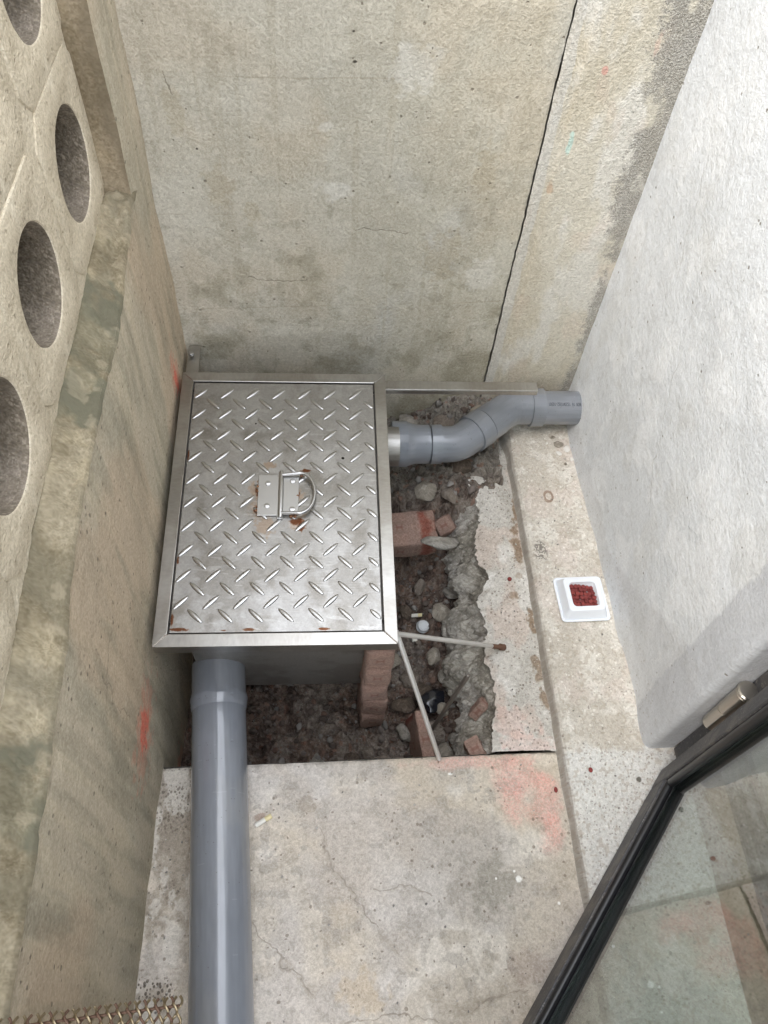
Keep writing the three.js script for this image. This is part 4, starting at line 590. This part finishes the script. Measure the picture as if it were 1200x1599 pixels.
{
  const N = 5200, im = new THREE.InstancedMesh(stoneGeo(5.5, 0.75, 0.5, 1), std({ roughness: 1 }), N); im.name = 'gravel'; im.userData = { kind: 'stuff', label: 'loose gravel and dirt crumbs covering the bottom of the pit', category: 'gravel' };
  const m = new THREE.Matrix4(), q = new THREE.Quaternion(), e = new THREE.Euler(), c = new THREE.Color(), P = [[0.12, 0.095, 0.08], [0.2, 0.185, 0.17], [0.1, 0.075, 0.062], [0.15, 0.095, 0.072], [0.15, 0.125, 0.11]];
  for (let i = 0; i < N; i++) {
    const z = lerp(-1.43, -0.487, rnd()), x = lerp(-0.33, 0.40, Math.pow(rnd(), 0.7)), s = 0.0012 + 0.0095 * Math.pow(rnd(), 6); q.setFromEuler(e.set(rr(0, 6), rr(0, 6), rr(0, 6)));
    m.compose(new THREE.Vector3(x, bedY(x, z) + s * 0.4, z), q, new THREE.Vector3(s * rr(0.8, 1.4), s, s * rr(0.8, 1.2))); im.setMatrixAt(i, m); const k = P[(rnd() * 5) | 0], g = rr(0.75, 1.2); im.setColorAt(i, c.setRGB(k[0] * g, k[1] * g, k[2] * g));
  }
  shade(im); scene.add(im);
  // sand and grit on the slabs and ledge
  const N2 = 1500, gr = new THREE.InstancedMesh(stoneGeo(8.5, 0.7, 0.4, 1), std({ roughness: 1 }), N2); gr.name = 'grit'; gr.userData = { kind: 'stuff', label: 'fine sand and grit scattered over the concrete floor and ledge', category: 'grit' };
  for (let i = 0; i < N2; i++) {
    let x, z, y; const w = rnd(); if (w < 0.3) { x = rr(0.52, 0.672); z = rr(-1.33, -0.3); y = HK; } else if (w < 0.65) { x = rr(0.41, 0.487); z = rr(-1.33, -0.5); y = 0; } else if (w < 0.8) { x = rr(-0.33, -0.27); z = rr(-0.46, 0); y = 0; } else { x = rr(-0.1, 0.48); z = rr(-0.46, 0); y = 0; }
    const s = 0.0005 + 0.0022 * Math.pow(rnd(), 5); q.setFromEuler(e.set(rr(0, 6), rr(0, 6), rr(0, 6))); m.compose(new THREE.Vector3(x, y + s * 0.4 + 0.001, z), q, new THREE.Vector3(s, s, s)); gr.setMatrixAt(i, m); const g = rr(0.15, 0.62); gr.setColorAt(i, c.setRGB(g, g * 0.94, g * 0.86));
  }
  shade(gr); scene.add(gr);
}
// black plastic scrap, bottle cap, butts, chips
{
  const g = stoneGeo(77, 0.45, 0.9, 4); const p = g.attributes.position; for (let i = 0; i < p.count; i++) { const x = p.getX(i), y = p.getY(i), z = p.getZ(i), k = 1 + 0.6 * (n3(x * 5, y * 5, z * 5) - 0.5); p.setXYZ(i, x * k, y * k, z * k); } g.computeVertexNormals();
  const m = solo('plastic_bag', g, new THREE.MeshPhysicalMaterial({ color: new THREE.Color(0.012, 0.013, 0.018), roughness: 0.22, clearcoat: 0.5 }), 'crumpled shiny black plastic scrap in the dirt behind the rods', 'plastic scrap'); m.scale.set(0.034, 0.03, 0.034); m.position.set(0.262, -0.165, -0.668);
  const cap = thing('bottle_cap', 'clear plastic bottle neck and cap lying in the dirt beside the trap', 'bottle cap', [0.25, -0.10, -0.87]);
  const cm = new THREE.MeshPhysicalMaterial({ color: new THREE.Color(0.82, 0.84, 0.86), roughness: 0.25, transmission: 0.35, thickness: 0 });
  const by = bedY(0.25, -0.87); cap.position.y = by + 0.004; cap.rotation.set(0.2, 0, -0.15);
  part('skirt', new THREE.LatheGeometry([[0.0165, 0], [0.0172, 0.002], [0.0172, 0.004], [0.015, 0.005], [0.015, 0.014], [0.0135, 0.016], [0, 0.016]].map(a => new THREE.Vector2(...a)), 32), cm, cap);
  part('neck_ring', new THREE.TorusGeometry(0.0105, 0.0016, 10, 32).rotateX(Math.PI / 2).translate(0, 0.0165, 0), cm, cap);
  const paper = std({ color: new THREE.Color(0.72, 0.69, 0.62) }), tan = std({ color: new THREE.Color(0.72, 0.62, 0.36) });
  const butt = (label, x, y, z, a, len) => { const t = thing('cigarette_butt', label, 'cigarette butt', [x, y, z]); t.rotation.y = a; const g1 = sweep([[-len / 2, 0.0038, 0], [-len / 2 + 0.001, 0.0038, 0], [len * 0.1, 0.0038, 0]], [0.0042, 0.0048, 0.0049], 14); part('paper', g1, paper, t); part('filter', sweep([[len * 0.1 + 0.0003, 0.0038, 0], [len / 2 - 0.001, 0.0037, 0], [len / 2, 0.0037, 0]], [0.0049, 0.0049, 0.0044], 14), tan, t); return t; };
  butt('white and yellow cigarette butt on the concrete right of the long pipe', -0.1245, 0.001, -0.3625, Math.atan2(0.019, 0.033), 0.036);
  butt('white cigarette butt in the dirt just behind the clear bottle cap', 0.238, bedY(0.238, -0.905) + 0.008, -0.905, 0.05, 0.028);
  butt('white cigarette butt in the dirt just in front of the clear bottle cap', 0.236, bedY(0.236, -0.845) + 0.009, -0.838, 0.12, 0.028);
  const chipM = std({ color: new THREE.Color(0.62, 0.60, 0.56) });
  const chips = [[0.633, -1.305, 0.012], [0.652, -1.29, 0.010], [0.628, -1.275, 0.007], [0.618, -1.33, 0.008], [0.66, -1.255, 0.006], [0.60, -1.31, 0.006], [0.64, -1.24, 0.004], [0.645, -1.15, 0.004], [0.655, -1.10, 0.004], [0.61, -1.35, 0.007]];
  chips.forEach(([x, z, s], i) => { const m = solo('plaster_chip', sg[i % 6], i % 3 ? chipM : stoneM[2], 'pale plaster chip on the ledge under the outlet pipe', 'plaster chip', 'plaster chips on the ledge'); m.scale.set(s * 1.2, s * 0.4, s); m.rotation.y = i * 1.3; m.position.set(x, HK + s * 0.2, z); });
}
// ------------------------------------------------------------------ bait tray and pellets
{
  const tray = thing('bait_tray', 'small square white plastic bait tray full of red pellets on the ledge', 'tray', [0.6045, HK + 0.002, -0.833]); tray.rotation.y = 0.03;
  const white = new THREE.MeshPhysicalMaterial({ color: new THREE.Color(0.74, 0.77, 0.82), roughness: 0.35, clearcoat: 0.2 });
  const rs = (w, r) => { const s = new THREE.Shape(), h = w / 2; s.moveTo(-h + r, -h); s.lineTo(h - r, -h); s.quadraticCurveTo(h, -h, h, -h + r); s.lineTo(h, h - r); s.quadraticCurveTo(h, h, h - r, h); s.lineTo(-h + r, h); s.quadraticCurveTo(-h, h, -h, h - r); s.lineTo(-h, -h + r); s.quadraticCurveTo(-h, -h, -h + r, -h); return s; };
  const ring = (w, r, y) => rs(w, r).getPoints(6).map(p => [p.x, y, p.y]);
  const loft = (rings) => { const n = rings[0].length, pos = [], idx = []; rings.forEach(r => r.forEach(p => pos.push(...p))); for (let k = 0; k < rings.length - 1; k++) for (let i = 0; i < n; i++) { const a = k * n + i, b = k * n + (i + 1) % n, c = a + n, d = b + n; idx.push(a, c, b, b, c, d); } const g = new THREE.BufferGeometry(); g.setAttribute('position', new THREE.Float32BufferAttribute(pos, 3)); g.setIndex(idx); g.computeVertexNormals(); return g; };
  // flange on the ledge, sloped apron rising to the mouth, then the well inside
  part('flange', loft([ring(0.116, 0.012, 0), ring(0.118, 0.012, 0.0015), ring(0.1165, 0.012, 0.0035), ring(0.110, 0.010, 0.0030), ring(0.106, 0.009, 0.0012)]), white, tray);
  part('apron', loft([ring(0.106, 0.009, 0.0012), ring(0.087, 0.011, 0.0255), ring(0.0855, 0.011, 0.027), ring(0.082, 0.011, 0.0272), ring(0.064, 0.011, 0.0272)]), white, tray);
  part('well', loft([ring(0.064, 0.011, 0.0272), ring(0.0625, 0.011, 0.026), ring(0.055, 0.008, 0.004), ring(0.0001, 0.00001, 0.003)]), white, tray);
  const red = [std({ color: new THREE.Color(0.185, 0.03, 0.028), roughness: 0.8 }), std({ color: new THREE.Color(0.15, 0.024, 0.023), roughness: 0.8 }), std({ color: new THREE.Color(0.22, 0.038, 0.034), roughness: 0.8 })];
  const pg = new THREE.LatheGeometry([[0, -0.0028], [0.0035, -0.0028], [0.005, -0.002], [0.0054, 0], [0.005, 0.002], [0.0035, 0.0028], [0, 0.0028]].map(a => new THREE.Vector2(...a)), 18);
  const pel = (x, y, z, rx, rz, k, label, group) => { const m = solo('bait_pellet', pg, red[k % 3], label, 'bait pellet', group); m.position.set(x, y, z); m.rotation.set(rx, 0, rz); return m; };
  let k = 0;
  for (let layer = 0; layer < 3; layer++) for (let i = 0; i < 6; i++) for (let j = 0; j < 6; j++) {
    if (layer < 2 && i > 0 && i < 5 && j > 0 && j < 5 && (layer === 0 || (i + j) % 2)) continue;            // hidden under the heap
    if (layer === 2 && i > 3 && j < 2) continue;
    const w = 0.0086 + layer * 0.0006; pel(0.6045 + (i - 2.5) * w + rr(-0.0016, 0.0016), HK + 0.0095 + layer * 0.0056 + rr(-0.001, 0.001), -0.833 + (j - 2.5) * w + rr(-0.0016, 0.0016), rr(-0.35, 0.35), rr(-0.35, 0.35), k++, 'round red pellet heaped in the white bait tray', 'pellets in the tray');
  }
  pel(0.449, 0.0032, -0.908, 0, 0, 0, 'single round red pellet lying on the broken side slab', 'loose pellets');
  pel(0.478, 0.003, -0.406, 0.1, 0.2, 2, 'red pellet crumb at the foot of the ledge near the pink paint', 'loose pellets').scale.set(0.7, 0.6, 1.1);
  pel(0.548, HK + 0.003, -0.435, 0.1, 0.1, 2, 'red pellet crumb on the speckled ledge near the door', 'loose pellets').scale.set(0.8, 0.6, 1);
}
// ------------------------------------------------------------------ wire mesh in the near left corner, on a crate outside the frame
{
  const wm = std({ color: new THREE.Color(0.30, 0.24, 0.15), metalness: 0.85, roughness: 0.42 }), wr = std({ color: new THREE.Color(0.13, 0.075, 0.05), metalness: 0.3, roughness: 0.75 });
  const t = thing('wire_mesh', 'rusty crimped wire mesh sheet in the lower left corner', 'wire mesh', [-0.24, 0.69, 0.15]);
  const X = s => lerp(-0.326, -0.150, s), Yc = s => 0.712 - 0.03 * s * s, Z0 = s => lerp(-0.028, -0.042, s);
  const NW = 34; for (let i = 0; i <= NW; i++) {
    const s = Math.pow(i / NW, 0.8), pts = []; for (let j = 0; j <= 90; j++) { const q = j / 90 * 0.2, w = Math.sin(q / 0.0085 * Math.PI + i * Math.PI); pts.push([X(s) + 0.24 + 0.0024 * w, Yc(s) - 0.69 + 0.003 * Math.cos(q / 0.0085 * Math.PI + i * Math.PI), Z0(s) - 0.15 + q]); }
    part('wire', sweep(pts, pts.map(() => 0.0014), 7), i % 3 === 2 ? wr : wm, t);
  }
  for (let j = 0; j < 12; j++) { const pts = []; for (let i = 0; i <= 120; i++) { const s = i / 120; pts.push([X(s) + 0.24, Yc(s) - 0.69 + 0.0018 * Math.cos(Math.pow(s, 1.25) * NW * Math.PI + j * Math.PI), Z0(s) - 0.15 + 0.0085 + j * 0.0165]); } part('wire', sweep(pts, pts.map(() => 0.0014), 7), wr, t); }
  const crate = thing('wooden_crate', 'plain wooden crate standing under the wire mesh at the left wall', 'crate', [-0.235, 0, 0.21]);
  const wood = std({ color: new THREE.Color(0.32, 0.22, 0.13) });
  for (const [sx, sz] of [[-1, -1], [1, -1], [-1, 1], [1, 1]]) part('post', box(0.025, 0.672, 0.025, sx * 0.07, 0.336, sz * 0.12), wood, crate);
  for (const y of [0.1, 0.3, 0.5]) for (const sx of [-1, 1]) part('slat', box(0.012, 0.08, 0.30, sx * 0.089, y, 0), wood, crate);
  for (let i = 0; i < 4; i++) part('slat', box(0.19, 0.012, 0.06, 0, 0.6785, -0.11 + i * 0.073), wood, crate);
}
scene.traverse(o => { if (o.isMesh) { o.castShadow = true; o.receiveShadow = true; } });
console.log('done');
renderer.render(scene, camera);
